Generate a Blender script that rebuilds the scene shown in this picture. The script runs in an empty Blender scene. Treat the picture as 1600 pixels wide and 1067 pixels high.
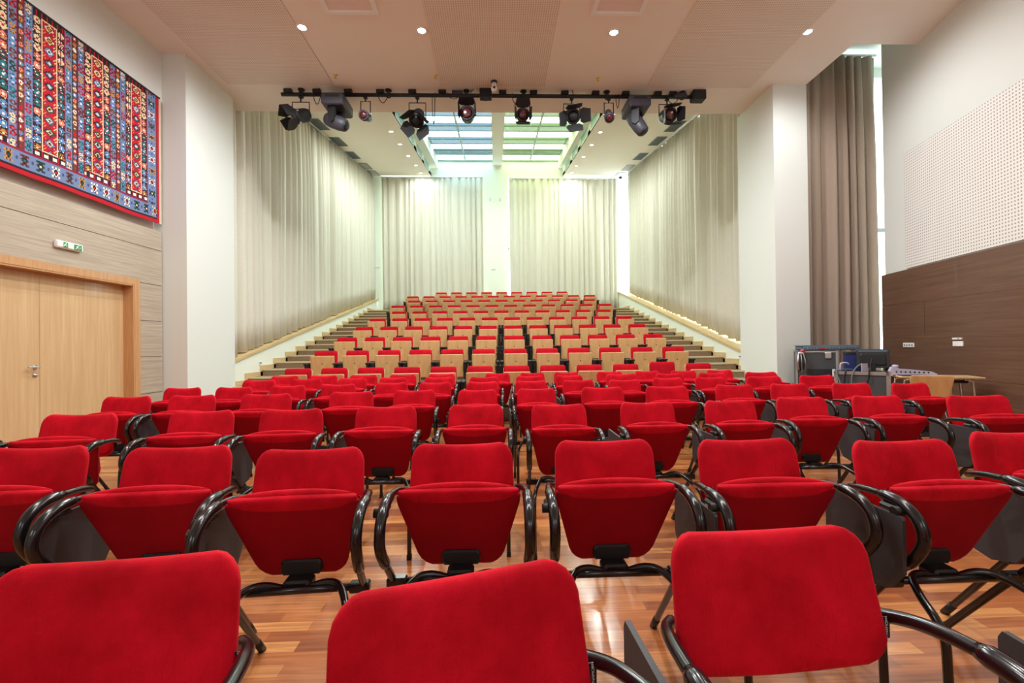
import bpy, math, random
from math import sin, cos, pi, radians, atan, sqrt, hypot
from mathutils import Vector, Matrix, Euler
random.seed(7)
S = bpy.context.scene
COL = S.collection
# ------------------------------------------------------------------ camera
FPX = 711.0
CAM_H = 1.24
cam_d = bpy.data.cameras.new('camera')
cam_d.sensor_width = 36.0
cam_d.lens = FPX / 1600 * 36
cam_d.clip_start = 0.02
cam_d.clip_end = 200
cam = bpy.data.objects.new('camera', cam_d)
COL.objects.link(cam)
YAW, PITCH, ROLL = atan(24.5 / FPX), atan(5.0 / FPX), -0.012
CM = Matrix.Rotation(-YAW, 4, 'Z') @ Matrix.Rotation(pi / 2 + PITCH, 4, 'X') @ Matrix.Rotation(ROLL, 4, 'Z')
CM.translation = (0, 0, CAM_H)
cam.matrix_world = CM
S.camera = cam
C0 = Vector((0, 0, CAM_H))
def ray(px, py):
    return CM.to_3x3() @ Vector(((px - 800) / FPX, -(py - 533.5) / FPX, -1))
def atY(px, py, Y):
    d = ray(px, py); return C0 + d * (Y / d.y)
def atZ(px, py, Z):
    d = ray(px, py); return C0 + d * ((Z - CAM_H) / d.z)
def atX(px, py, X):
    d = ray(px, py); return C0 + d * (X / d.x)
# ------------------------------------------------------------------ light and exposure
W = bpy.data.worlds.new('sky'); S.world = W; W.use_nodes = True
bg = W.node_tree.nodes['Background']
bg.inputs['Color'].default_value = (0.93, 0.98, 1.0, 1)
bg.inputs['Strength'].default_value = 6.5
S.view_settings.view_transform = 'Standard'
S.view_settings.look = 'None'
S.view_settings.gamma = 1
S.view_settings.exposure = 0.15
S.view_settings.use_curve_mapping = False
S.cycles.use_denoising = True
S.cycles.max_bounces = 10
S.cycles.diffuse_bounces = 6
S.cycles.transparent_max_bounces = 12
S.cycles.sample_clamp_indirect = 6.0
S.cycles.caustics_reflective = False
S.cycles.caustics_refractive = False
STAGE_W, HALL_W = 330.0, 130.0
# ------------------------------------------------------------------ materials
def lin(h):
    h = h.lstrip('#'); r = []
    for i in (0, 2, 4):
        c = int(h[i:i + 2], 16) / 255
        r.append(c / 12.92 if c <= .04045 else ((c + .055) / 1.055) ** 2.4)
    return (*r, 1)
class NT:
    def __init__(s, name):
        s.m = bpy.data.materials.new(name); s.m.use_nodes = True
        s.t = s.m.node_tree; s.p = s.t.nodes['Principled BSDF']; s.out = s.t.nodes['Material Output']
    def n(s, typ, **kw):
        o = s.t.nodes.new(typ)
        for k, v in kw.items():
            if k in o.inputs: o.inputs[k].default_value = v
            else: setattr(o, k, v)
        return o
    def l(s, a, b): s.t.links.new(a, b)
    def set(s, **kw):
        for k, v in kw.items(): s.p.inputs[k.replace('_', ' ')].default_value = v
def plain(name, h, rough=.5, metal=0, noise=0.0, nscale=30, bump=0.0, spec=.5, coat=0):
    k = NT(name); c = lin(h)
    k.set(Base_Color=c, Roughness=rough, Metallic=metal, Specular_IOR_Level=spec, Coat_Weight=coat)
    if noise or bump:
        tc = k.n('ShaderNodeTexCoord'); nz = k.n('ShaderNodeTexNoise', Scale=nscale, Detail=5.0)
        k.l(tc.outputs['Object'], nz.inputs['Vector'])
        if noise:
            rp = k.n('ShaderNodeValToRGB')
            rp.color_ramp.elements[0].position = .3; rp.color_ramp.elements[1].position = .7
            rp.color_ramp.elements[0].color = tuple(x * (1 - noise) for x in c[:3]) + (1,)
            rp.color_ramp.elements[1].color = tuple(min(1, x * (1 + noise)) for x in c[:3]) + (1,)
            k.l(nz.outputs['Fac'], rp.inputs['Fac']); k.l(rp.outputs['Color'], k.p.inputs['Base Color'])
        if bump:
            b = k.n('ShaderNodeBump', Strength=bump, Distance=.01)
            k.l(nz.outputs['Fac'], b.inputs['Height']); k.l(b.outputs['Normal'], k.p.inputs['Normal'])
    return k.m
def wood(name, h1, h2, scale=(1, 30, 30), rough=.45, coat=0, h3=None, det=4):
    k = NT(name); k.set(Roughness=rough, Coat_Weight=coat)
    tc = k.n('ShaderNodeTexCoord'); mp = k.n('ShaderNodeMapping'); mp.inputs['Scale'].default_value = scale
    nz = k.n('ShaderNodeTexNoise', Scale=1.0, Detail=float(det), Roughness=.65, Distortion=.4)
    rp = k.n('ShaderNodeValToRGB'); e = rp.color_ramp.elements
    e[0].position = .3; e[0].color = lin(h1); e[1].position = .72; e[1].color = lin(h2)
    if h3:
        x = e.new(.52); x.color = lin(h3)
    k.l(tc.outputs['Object'], mp.inputs['Vector']); k.l(mp.outputs['Vector'], nz.inputs['Vector'])
    k.l(nz.outputs['Fac'], rp.inputs['Fac']); k.l(rp.outputs['Color'], k.p.inputs['Base Color'])
    return k.m
def velvet(name, h1, h2, wrinkle=.25):
    k = NT(name); k.set(Roughness=.85, Specular_IOR_Level=.15, Sheen_Weight=.35, Sheen_Roughness=.4)
    k.p.inputs['Sheen Tint'].default_value = lin('#ff6a6a')
    tc = k.n('ShaderNodeTexCoord'); oi = k.n('ShaderNodeObjectInfo')
    ad = k.n('ShaderNodeVectorMath', operation='ADD')
    k.l(tc.outputs['Object'], ad.inputs[0]); k.l(oi.outputs['Location'], ad.inputs[1])
    nz = k.n('ShaderNodeTexNoise', Scale=7.0, Detail=6.0, Roughness=.6)
    k.l(ad.outputs[0], nz.inputs['Vector'])
    rp = k.n('ShaderNodeValToRGB'); e = rp.color_ramp.elements
    e[0].position = .3; e[0].color = lin(h1); e[1].position = .7; e[1].color = lin(h2)
    k.l(nz.outputs['Fac'], rp.inputs['Fac']); k.l(rp.outputs['Color'], k.p.inputs['Base Color'])
    mp = k.n('ShaderNodeMapping'); mp.inputs['Scale'].default_value = (15, 4, 4)
    mp.inputs['Rotation'].default_value = (0, .5, 0)
    k.l(ad.outputs[0], mp.inputs['Vector'])
    n2 = k.n('ShaderNodeTexNoise', Scale=1.6, Detail=3.0, Distortion=.8); k.l(mp.outputs['Vector'], n2.inputs['Vector'])
    n3 = k.n('ShaderNodeTexNoise', Scale=420.0, Detail=2.0); k.l(tc.outputs['Object'], n3.inputs['Vector'])
    mx = k.n('ShaderNodeMath', operation='MULTIPLY_ADD'); mx.inputs[1].default_value = .18
    k.l(n3.outputs['Fac'], mx.inputs[0]); k.l(n2.outputs['Fac'], mx.inputs[2])
    b = k.n('ShaderNodeBump', Strength=wrinkle, Distance=.012)
    k.l(mx.outputs[0], b.inputs['Height']); k.l(b.outputs['Normal'], k.p.inputs['Normal'])
    return k.m
def perforated(name, h, hole, pitch, r, axes='XY', rough=.8):
    k = NT(name); k.set(Roughness=rough)
    tc = k.n('ShaderNodeTexCoord'); sp = k.n('ShaderNodeSeparateXYZ'); k.l(tc.outputs['Object'], sp.inputs[0])
    ds = []
    for a in axes:
        d = k.n('ShaderNodeMath', operation='DIVIDE'); d.inputs[1].default_value = pitch; k.l(sp.outputs[a], d.inputs[0])
        f = k.n('ShaderNodeMath', operation='FRACT'); k.l(d.outputs[0], f.inputs[0])
        s = k.n('ShaderNodeMath', operation='SUBTRACT'); s.inputs[1].default_value = .5; k.l(f.outputs[0], s.inputs[0])
        m = k.n('ShaderNodeMath', operation='MULTIPLY'); k.l(s.outputs[0], m.inputs[0]); k.l(s.outputs[0], m.inputs[1])
        ds.append(m)
    ad = k.n('ShaderNodeMath', operation='ADD'); k.l(ds[0].outputs[0], ad.inputs[0]); k.l(ds[1].outputs[0], ad.inputs[1])
    lt = k.n('ShaderNodeMath', operation='LESS_THAN'); lt.inputs[1].default_value = (r / pitch) ** 2; k.l(ad.outputs[0], lt.inputs[0])
    mx = k.n('ShaderNodeMix', data_type='RGBA'); mx.inputs['A'].default_value = lin(h); mx.inputs['B'].default_value = lin(hole)
    k.l(lt.outputs[0], mx.inputs['Factor']); k.l(mx.outputs['Result'], k.p.inputs['Base Color'])
    return k.m
def emit(name, h, s):
    k = NT(name); k.set(Base_Color=(1, 1, 1, 1), Emission_Color=lin(h), Emission_Strength=s); return k.m
def tinted(name, h, glossy=.06):
    k = NT(name); tr = k.n('ShaderNodeBsdfTransparent'); tr.inputs['Color'].default_value = lin(h) if isinstance(h, str) else (*h, 1)
    gl = k.n('ShaderNodeBsdfGlossy', Roughness=.08); mx = k.n('ShaderNodeMixShader'); mx.inputs[0].default_value = glossy
    k.l(tr.outputs[0], mx.inputs[1]); k.l(gl.outputs[0], mx.inputs[2]); k.l(mx.outputs[0], k.out.inputs['Surface'])
    return k.m
def parquet():
    k = NT('parquet'); k.set(Roughness=.28, Coat_Weight=.35, Coat_Roughness=.12)
    tc = k.n('ShaderNodeTexCoord')
    br = k.n('ShaderNodeTexBrick', Scale=1.0); br.offset = .37; br.offset_frequency = 2; br.squash = 1
    br.inputs['Brick Width'].default_value = .42; br.inputs['Row Height'].default_value = .07
    br.inputs['Mortar Size'].default_value = .0012; br.inputs['Mortar Smooth'].default_value = .1
    br.inputs['Color1'].default_value = (0, 0, 0, 1); br.inputs['Color2'].default_value = (1, 1, 1, 1)
    br.inputs['Mortar'].default_value = (.25, .25, .25, 1)
    k.l(tc.outputs['Object'], br.inputs['Vector'])
    rp = k.n('ShaderNodeValToRGB'); e = rp.color_ramp.elements
    e[0].position = 0; e[0].color = lin('#8a4c2a'); e[1].position = 1; e[1].color = lin('#d99a5c')
    x = e.new(.35); x.color = lin('#b06a3a'); x = e.new(.7); x.color = lin('#c07c46')
    k.l(br.outputs['Color'], rp.inputs['Fac'])
    mp = k.n('ShaderNodeMapping'); mp.inputs['Scale'].default_value = (3, 60, 1); k.l(tc.outputs['Object'], mp.inputs['Vector'])
    nz = k.n('ShaderNodeTexNoise', Scale=1.0, Detail=6.0, Distortion=.6); k.l(mp.outputs['Vector'], nz.inputs['Vector'])
    r2 = k.n('ShaderNodeValToRGB'); r2.color_ramp.elements[0].position = .3; r2.color_ramp.elements[1].position = .65
    r2.color_ramp.elements[0].color = (.62, .55, .5, 1); r2.color_ramp.elements[1].color = (1.05, 1.03, 1.0, 1)
    k.l(nz.outputs['Fac'], r2.inputs['Fac'])
    mx = k.n('ShaderNodeMix', data_type='RGBA', blend_type='MULTIPLY'); mx.inputs['Factor'].default_value = 1
    k.l(rp.outputs['Color'], mx.inputs['A']); k.l(r2.outputs['Color'], mx.inputs['B'])
    k.l(mx.outputs['Result'], k.p.inputs['Base Color'])
    return k.m
M = dict(
    parquet=parquet(),
    ceil=plain('ceiling_paint', '#efe6dd', .9), perf=perforated('perforated_ceiling', '#ebe1d7', '#bba798', .032, .0088, 'XY'),
    perfw=perforated('perforated_wall', '#e9e7e2', '#a09d97', .045, .0115, 'YZ'),
    wall=plain('white_paint', '#dfe3de', .9), wallg=plain('hall_paint', '#eef3e8', .9), hallceil=plain('hall_ceiling_paint', '#efeadf', .9),
    pink=plain('rose_paint', '#e8d6d0', .9),
    clad=wood('grey_oak', '#a39684', '#c4b9a7', (40, 1.2, 34), .5, 0, '#b3a795'),
    beech=wood('beech_veneer', '#c6a679', '#d9bc92', (22, 22, .9), .42, .15, '#d0b084'),
    casing=wood('beech_trim', '#b98a5c', '#cfa272', (30, 30, 2), .45, .1),
    walnut=wood('walnut_panel', '#5b4233', '#775846', (40, 1.0, 36), .42, .15, '#694c3b'),
    lightline=plain('pale_joint', '#c9a377', .5),
    dark=plain('dark_gap', '#3a3027', .9),
    ledge=wood('pale_wood', '#c8ab78', '#dcc394', (25, 1.5, 25), .5),
    carpet=plain('brown_carpet', '#8a7459', .95, 0, .28, 60, .3), nosing=plain('stair_nosing', '#cdbb92', .6),
    velvet=velvet('red_velvet', '#b00419', '#da112b', .45), velvetshade=velvet('red_velvet_shaded', '#8c0214', '#9e0519', .15),  # seat shells: velvet red darkened, underside shade put into the colour
    hallred=velvet('red_hall_fabric', '#a8061a', '#be0e22', .1),
    black=plain('black_lacquer', '#141416', .22, 0, 0, 30, 0, .6), sleeve=plain('black_sleeve', '#151517', .2, 0, 0, 80, .0, .6),
    plastic=plain('black_plastic', '#111112', .5), board=plain('graphite_board', '#3a3a3d', .55, 0, .08, 90),
    seatply=wood('seat_plywood', '#c79a63', '#dab27e', (14, 30, 2), .4, .15), bolt=plain('bolt', '#6b4a2c', .5),
    curtain=plain('beige_curtain', '#dbd8ca', .95, 0, .04, 50), curtain2=plain('taupe_curtain', '#a08f80', .95, 0, .05, 50),
    metal=plain('steel', '#c8cacc', .28, 1), alu=plain('aluminium', '#b9bcbd', .42, 1), chrome=plain('chrome', '#d8dade', .12, 1),
    rig=plain('rig_black', '#17171a', .55), rigg=plain('rig_grey', '#3a3842', .5), lens=plain('red_lens', '#571f22', .25, 0, 0, 30, 0, .7),
    clip=plain('silver_clip', '#d5dde2', .3, .8), vent=plain('grey_grille', '#6f7a7c', .6), ventd=plain('grille_dark', '#46504f', .7),
    teal=plain('teal_vent', '#8fb3aa', .5),
    case=plain('case_laminate', '#41464a', .55, 0, .06, 60), screen=plain('screen_black', '#202226', .4),
    blue=plain('navy_cover', '#1c2a66', .6), mixer=plain('blue_grey_panel', '#54687a', .45), lilac=plain('lilac_plastic', '#b9b6cf', .5),
    paper=plain('white_plastic', '#eeeeec', .4), green=plain('sign_green', '#1f9a62', .5), amber=emit('amber_lamp', '#ffc95a', 1.2),
    lamp=emit('downlight_lens', '#f2f7ff', 30), white=plain('white_enamel', '#f2f2f0', .4), yellow=plain('yellow', '#d8b53c', .5), redk=plain('red_knob', '#c03040', .5),
    tblue=tinted('blue_skylight_film', (.205, .28, .315)), tblue2=tinted('pale_blue_film', (.25, .30, .315)), tgreen=tinted('green_skylight_film', (.245, .315, .19)), tgreen2=tinted('pale_green_film', (.275, .32, .24)),
    tclearb=tinted('cool_clear_glass', (.84, .97, 1.0)), tclearg=tinted('warm_clear_glass', (.97, 1.0, .78)),
    clear=tinted('clear_glass', '#f4fbfa'), skyframe=plain('skylight_frame', '#b4c4c4', .5), fringe=plain('cream_fringe', '#d8c5ac', .95), rail=plain('curtain_rail', '#cfd2cf', .4, .3),
)
# ------------------------------------------------------------------ mesh helpers
class MB:
    def __init__(s): s.v = []; s.f = []; s.mi = []; s.sm = []; s.cur = 0
    def add(s, vs, fs, smooth=False):
        o = len(s.v); s.v += [tuple(x) for x in vs]
        for f in fs:
            s.f.append([i + o for i in f]); s.mi.append(s.cur); s.sm.append(smooth)
        return s
    def box(s, x0, x1, y0, y1, z0, z1, T=None):
        v = [(x, y, z) for z in (z0, z1) for y in (y0, y1) for x in (x0, x1)]
        if T: v = [T @ Vector(p) for p in v]
        return s.add(v, [(0, 2, 3, 1), (4, 5, 7, 6), (0, 1, 5, 4), (2, 6, 7, 3), (0, 4, 6, 2), (1, 3, 7, 5)])
    def rbox(s, x0, x1, y0, y1, z0, z1, r=.01, T=None):
        # box with chamfered edges (corner-cut octagon profile in xz extruded along y with inset caps)
        def ring(y, i):
            a0, a1, b0, b1 = x0 + i, x1 - i, z0 + i, z1 - i; c = r
            return [(a0 + c, y, b0), (a1 - c, y, b0), (a1, y, b0 + c), (a1, y, b1 - c), (a1 - c, y, b1), (a0 + c, y, b1), (a0, y, b1 - c), (a0, y, b0 + c)]
        v = ring(y0, r * .6) + ring(y0 + r * .6, 0) + ring(y1 - r * .6, 0) + ring(y1, r * .6)
        if T: v = [T @ Vector(p) for p in v]
        f = [tuple(range(7, -1, -1))[::-1], tuple(range(24, 32))[::-1]]
        for k in range(3):
            for i in range(8):
                j = (i + 1) % 8; f.append((k * 8 + i, k * 8 + 8 + i, k * 8 + 8 + j, k * 8 + j))
        return s.add(v, f)
    def poly(s, pts, axis, a, b):
        # prism: 2-D polygon extruded along axis from a to b. axis 0: pts=(y,z), 1: (x,z), 2: (x,y)
        def P(p, t): return ((t, p[0], p[1]), (p[0], t, p[1]), (p[0], p[1], t))[axis]
        n = len(pts); v = [P(p, a) for p in pts] + [P(p, b) for p in pts]
        f = [tuple(range(n)), tuple(range(2 * n - 1, n - 1, -1))] + [(i, i + n, (i + 1) % n + n, (i + 1) % n) for i in range(n)]
        return s.add(v, f)
    def tube(s, pts, r, n=10, flat=None, closed_ends=True, smooth=True):
        pts = [Vector(p) for p in pts]; m = len(pts); rs = r if isinstance(r, (list, tuple)) else [r] * m
        v = []; f = []; up = None
        for i, p in enumerate(pts):
            t = (pts[min(i + 1, m - 1)] - pts[max(i - 1, 0)]).normalized()
            if up is None:
                up = Vector((1, 0, 0)) if abs(t.x) < .9 else Vector((0, 0, 1))
            up = (up - t * up.dot(t)).normalized(); sd = t.cross(up)
            for k in range(n):
                a = 2 * pi * k / n; v.append(p + up * (cos(a) * rs[i] * (flat or 1)) + sd * (sin(a) * rs[i]))
        for i in range(m - 1):
            for k in range(n):
                f.append((i * n + k, i * n + (k + 1) % n, (i + 1) * n + (k + 1) % n, (i + 1) * n + k))
        s.add(v, f, smooth)
        if closed_ends:
            o = len(s.v) - m * n
            s.f += [[o + k for k in range(n - 1, -1, -1)], [o + (m - 1) * n + k for k in range(n)]]; s.mi += [s.cur] * 2; s.sm += [False] * 2
        return s
    def cyl(s, a, b, r, r2=None, n=16):
        return s.tube([a, b], [r, r if r2 is None else r2], n)
    def lathe(s, prof, c, T=None, n=20):
        v = []; f = []; m = len(prof)
        for r, z in prof:
            for k in range(n):
                a = 2 * pi * k / n; p = Vector((r * cos(a), r * sin(a), z)); p = (T @ p if T else p) + Vector(c); v.append(p)
        for i in range(m - 1):
            for k in range(n): f.append((i * n + k, i * n + (k + 1) % n, (i + 1) * n + (k + 1) % n, (i + 1) * n + k))
        f.append(tuple(range(n - 1, -1, -1))); f.append(tuple((m - 1) * n + k for k in range(n)))
        return s.add(v, f, False) if n < 8 else s.add(v, f, True)
    def mesh(s, name, mats):
        me = bpy.data.meshes.new(name); me.from_pydata(s.v, [], s.f)
        for m in (mats if isinstance(mats, (list, tuple)) else [mats]): me.materials.append(m)
        me.polygons.foreach_set('material_index', s.mi); me.polygons.foreach_set('use_smooth', s.sm); me.update()
        return me
    def build(s, name, mats, parent=None, loc=None, rz=0):
        o = bpy.data.objects.new(name, s.mesh(name, mats)); COL.objects.link(o)
        if parent: o.parent = parent
        if loc is not None: o.location = loc
        if rz: o.rotation_euler = (0, 0, rz)
        return o
def spline(pts, n=6):
    P = [Vector(p) for p in pts]; out = []
    for i in range(len(P) - 1):
        a, b, c, d = P[max(i - 1, 0)], P[i], P[i + 1], P[min(i + 2, len(P) - 1)]
        for k in range(n):
            t = k / n
            out.append(.5 * ((2 * b) + (c - a) * t + (2 * a - 5 * b + 4 * c - d) * t * t + (3 * b - a - 3 * c + d) * t ** 3))
    out.append(P[-1]); return out
def empty(name, label, cat, loc=(0, 0, 0), rz=0, group=None):
    o = bpy.data.objects.new(name, None); COL.objects.link(o); o.location = loc; o.rotation_euler = (0, 0, rz); o.empty_display_size = .1
    o['label'] = label; o['category'] = cat
    if group: o['group'] = group
    return o
def tag(o, label, cat, group=None):
    o['label'] = label; o['category'] = cat
    if group: o['group'] = group
    return o
def struct(name, mb, m, **kw):
    o = mb.build(name, m, **kw); o['kind'] = 'structure'; return o
def copy_tree(o, parent=None):
    c = o.copy(); COL.objects.link(c)
    if parent: c.parent = parent
    for ch in list(o.children): copy_tree(ch, c)
    return c
ORD = ['zeroth', 'first', 'second', 'third', 'fourth', 'fifth', 'sixth', 'seventh', 'eighth', 'ninth', 'tenth', 'eleventh', 'twelfth', 'thirteenth', 'fourteenth']
# ------------------------------------------------------------------ room dimensions (metres; Y runs up the hall)
ZC = 5.89                     # stage ceiling
XL = -5.22                    # clad wall with the rug
YB = 19.2                     # back wall of the hall
BACK_Y = -3.4                 # wall behind the stage seats
PLX = -4.85; PLY0, PLY1 = 7.32, 8.62
PRX = 5.05; PRY0, PRY1 = 8.03, 9.25
CE = 9.08                     # edge of the stage ceiling
b_c = 98.8 / FPX; a_c = 8.37 - b_c * YB
def hc(Y): return a_c + b_c * Y              # hall ceiling rises with the seats
# right wall line: passes RW0 with heading RWA
RWA = atan(.236)
_p = atZ(1430, 70, ZC); RW0 = Vector((_p.x, _p.y, 0))
def rwx(Y): return RW0.x + .236 * (Y - RW0.y)
# floor
fl = MB().box(-6, 8.6, BACK_Y - .2, 9.4, -.12, 0)
struct('floor', fl, M['parquet'])
# ------------------------------------------------------------------ raked tiers
NR = 10; PY1 = 7.27; DY = 1.13; DZ = .262
def rowY(k): return PY1 + DY * (k - 1)
HXL, HXR = -4.9, 5.2
steps = []                      # (front Y, top z) for the side aisles, two per row
j = 1
while True:
    y = rowY(2) - .98 - DY / 2 + (j - 1) * DY / 2; z = j * DZ / 2
    if z > NR * DZ + .001: break
    steps.append((y, z)); j += 1
tb = MB()
for k in range(2, NR + 2):
    y0 = rowY(k) - .98
    tb.box(-3.75, 3.85, y0, YB, (k - 2) * DZ, (k - 1) * DZ)
struct('floor_tiers', tb, M['carpet'])
for side, x0, x1 in (('left', HXL, -3.75), ('right', 3.85, HXR)):
    sb = MB(); nb = MB(); zp = 0
    for (y, z) in steps:
        sb.box(x0, x1, y, YB, zp, z)
        nb.box(x0, x1, y - .012, y + .07, z - .025, z + .006); zp = z
    struct('floor_steps_' + side, sb, M['carpet'])
    struct('trim_nosing_' + side, nb, M['nosing'])
# stepped skirting against the dado walls
for side, xa, xb in (('left', HXL, HXL + .02), ('right', HXR - .02, HXR)):
    kb = MB(); zp = 0
    for i, (y, z) in enumerate(steps):
        y1 = (steps[i + 1][0] if i + 1 < len(steps) else YB) - .09
        kb.box(xa, xb, y - .09, y1 + .09, z, z + .09)
        kb.box(xa, xb, y - .09, y, zp, z)
        zp = z
    struct('baseboard_' + side, kb, M['ledge'])
# dado walls with sloping ledge
lz0 = atX(372.7, 558.7, HXL); lz1 = atX(587.8, 468, HXL)
lsl = (lz1.z - lz0.z) / (lz1.y - lz0.y)
def ledge(Y): return lz0.z + lsl * (Y - lz0.y)
rz0 = atX(1168, 551, HXR); rz1 = atX(982, 463, HXR)
rsl = (rz1.z - rz0.z) / (rz1.y - rz0.y)
def ledger(Y): return rz0.z + rsl * (Y - rz0.y)
for nm, xa, xb, fn, ya, pl, pr in (('wall_dado_left', HXL - .34, HXL, ledge, PLY1, HXL - .34, HXL + .03), ('wall_dado_right', HXR, HXR + .4, ledger, PRY1, HXR - .03, HXR + .4)):
    struct(nm, MB().poly([(ya, 0), (YB, 0), (YB, fn(YB) - .05), (ya, fn(ya) - .05)], 0, xa, xb), M['wallg'])
    struct('trim_' + nm[5:], MB().poly([(ya, fn(ya) - .05), (YB, fn(YB) - .05), (YB, fn(YB)), (ya, fn(ya))], 0, pl, pr), M['ledge'])
# hall side walls
struct('wall_hall_left', MB().poly([(PLY1 - .4, 0), (YB, 0), (YB, hc(YB) + .3), (PLY1 - .4, hc(9) + .3)], 0, -5.44, -5.24), M['wallg'])
struct('wall_hall_left_lower', MB().box(-6, -5.24, PLY1 - .6, PLY1 - .4, 0, 7.4), M['wallg'])
# right hall wall with a long window behind the curtain
wr = MB(); X0, X1 = 5.6, 5.8
wr.poly([(PRY1 - .3, 0), (YB + .2, 0), (YB + .2, ledger(YB) - .04), (PRY1 - .3, ledger(PRY1) - .06)], 0, X0, X1)
wr.poly([(PRY1 - .3, hc(PRY1) - .03), (YB + .2, hc(YB) - .03), (YB + .2, hc(YB) + .4), (PRY1 - .3, hc(PRY1) + .4)], 0, X0, X1)
wr.box(X0, X1, PRY1 - .3, PRY1 + .25, 0, 7.4)
struct('wall_hall_right', wr, M['wallg'])
wf = MB()
for i in range(8):
    y = PRY1 + .3 + i * 1.3
    if y < YB - .2: wf.poly([(y, ledger(y)), (y + .06, ledger(y)), (y + .06, hc(y)), (y, hc(y))], 0, X0 + .05, X0 + .12)
w1 = struct('window_1', wf, M['alu'])
struct('window_glass', MB().poly([(PRY1, ledger(PRY1)), (YB, ledger(YB)), (YB, hc(YB)), (PRY1, hc(PRY1))], 0, X0 + .075, X0 + .085), M['clear'], parent=w1)
# back wall with two windows behind the curtains
bx = lambda px: atY(px, 400, YB).x
ZB = NR * DZ                     # landing level
zt = atY(680, 279, YB).z
xa, xb, xc, xd = bx(599), bx(755), bx(794), bx(969)
bw = MB()
bw.box(-5.44, xa, YB, YB + .3, 0, 9.6); bw.box(xb, xc, YB, YB + .3, 0, 9.6); bw.box(xd, xd + .12, YB, YB + .3, 0, 9.6)
bw.box(xa, xb, YB, YB + .3, 0, ZB + .12); bw.box(xc, xd, YB, YB + .3, 0, ZB + .12); bw.box(xd, 6, YB, YB + .3, 0, ZB + .1)
bw.box(xa, xb, YB, YB + .3, zt, 9.6); bw.box(xc, 6, YB, YB + .3, zt, 9.6)
struct('wall_back', bw, M['wallg'])
for i, (u, v) in enumerate(((xa, xb), (xc, xd))):
    f = MB(); 
    for q in range(4):
        x = u + (v - u) * q / 3; f.box(x - .03, x + .03, YB + .16, YB + .22, ZB + .12, zt)
    f.box(u, v, YB + .16, YB + .22, 5.3, 5.36)
    w = struct('window_%d' % (i + 2), f, M['alu'])
    struct('window_glass', MB().box(u, v, YB + .18, YB + .19, ZB + .12, zt), M['clear'], parent=w)
# ------------------------------------------------------------------ hall ceiling and skylight
SX0, SX1 = atY(673.5, 271, YB).x, atY(879.5, 277, YB).x
GX0, GX1 = atY(684, 247, YB).x, atY(872, 240, YB).x
SKY = atY(776, 247, YB).z - hc(YB)           # height of the glass above the ceiling
hcb = MB()
for u, v in ((-5.44, SX0), (SX1, 5.9)):
    hcb.poly([(CE, hc(CE)), (YB + .1, hc(YB)), (YB + .1, hc(YB) + .15), (CE, hc(CE) + .15)], 0, u, v)
struct('ceiling_hall', hcb, M['hallceil'])
sk = MB(); V1 = SKY - .42
for x, s, gx in ((SX0, -1, GX0), (SX1, 1, GX1)):
    sk.poly([(CE, hc(CE)), (YB, hc(YB)), (YB, hc(YB) + V1), (CE, hc(CE) + V1)], 0, min(x, x + s * .1), max(x, x + s * .1))
    sk.poly([(CE, hc(CE) + V1 - .02), (YB, hc(YB) + V1 - .02), (YB, hc(YB) + SKY + .15), (CE, hc(CE) + SKY + .15)], 0, min(gx, x + s * .1), max(gx, x + s * .1))
struct('ceiling_skylight_shaft', sk, M['wallg'])
cbx = atY(777, 250, YB).x; zb_ = atY(777, 259, YB).z - hc(YB)
struct('ceiling_beam', MB().poly([(CE, hc(CE) + zb_), (YB, hc(YB) + zb_), (YB, hc(YB) + SKY + .15), (CE, hc(CE) + SKY + .15)], 0, cbx - .2, cbx + .2), M['wallg'])
# skylight glazing: clear panes alternating with tinted film strips
NB = 7; y0s, y1s = CE, YB
for side, (u, v) in enumerate(((GX0, cbx - .2), (cbx + .2, GX1))):
    fr = MB()
    def slab(mb, ya, yb, dz0, dz1, u=u, v=v):
        mb.poly([(ya, hc(ya) + SKY + dz0), (yb, hc(yb) + SKY + dz0), (yb, hc(yb) + SKY + dz1), (ya, hc(ya) + SKY + dz1)], 0, u, v)
    P = (y1s - y0s) / NB; parts = ([], [], [])
    m1, m2, m3 = MB(), MB(), MB()
    for i in range(NB):
        y = y1s - (i + 1) * P
        slab(m3, y + .02, y + P * .24, 0.0, .006)
        slab(m2, y + P * .24, y + P * .60, 0.0, .006)
        slab(m1, y + P * .60, y + P, 0.0, .006)
        slab(fr, y + P * .23, y + P * .25, -.03, .0); slab(fr, y + P * .59, y + P * .61, -.03, .0)
        slab(fr, y - .02, y + .03, -.04, .03)
    slab(fr, y1s - .12, y1s, -.12, .05)
    xm = (u + v) / 2
    slab(fr, y0s, y1s, -.07, -.02, xm - .03, xm + .03)
    w = struct('window_%d' % (4 + side), fr, M['skyframe'])
    struct('window_glass', m1, M['tclearb' if side == 0 else 'tclearg'], parent=w)
    struct('window_film', m3, M['tblue' if side == 0 else 'tgreen'], parent=w)
    struct('window_film', m2, M['tblue2' if side == 0 else 'tgreen2'], parent=w)
# upper closure between stage ceiling and hall ceiling
struct('wall_bulkhead', MB().box(-5.5, 6.0, CE - .15, CE + .0, ZC + .02, 9.0), M['ceil'])
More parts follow.
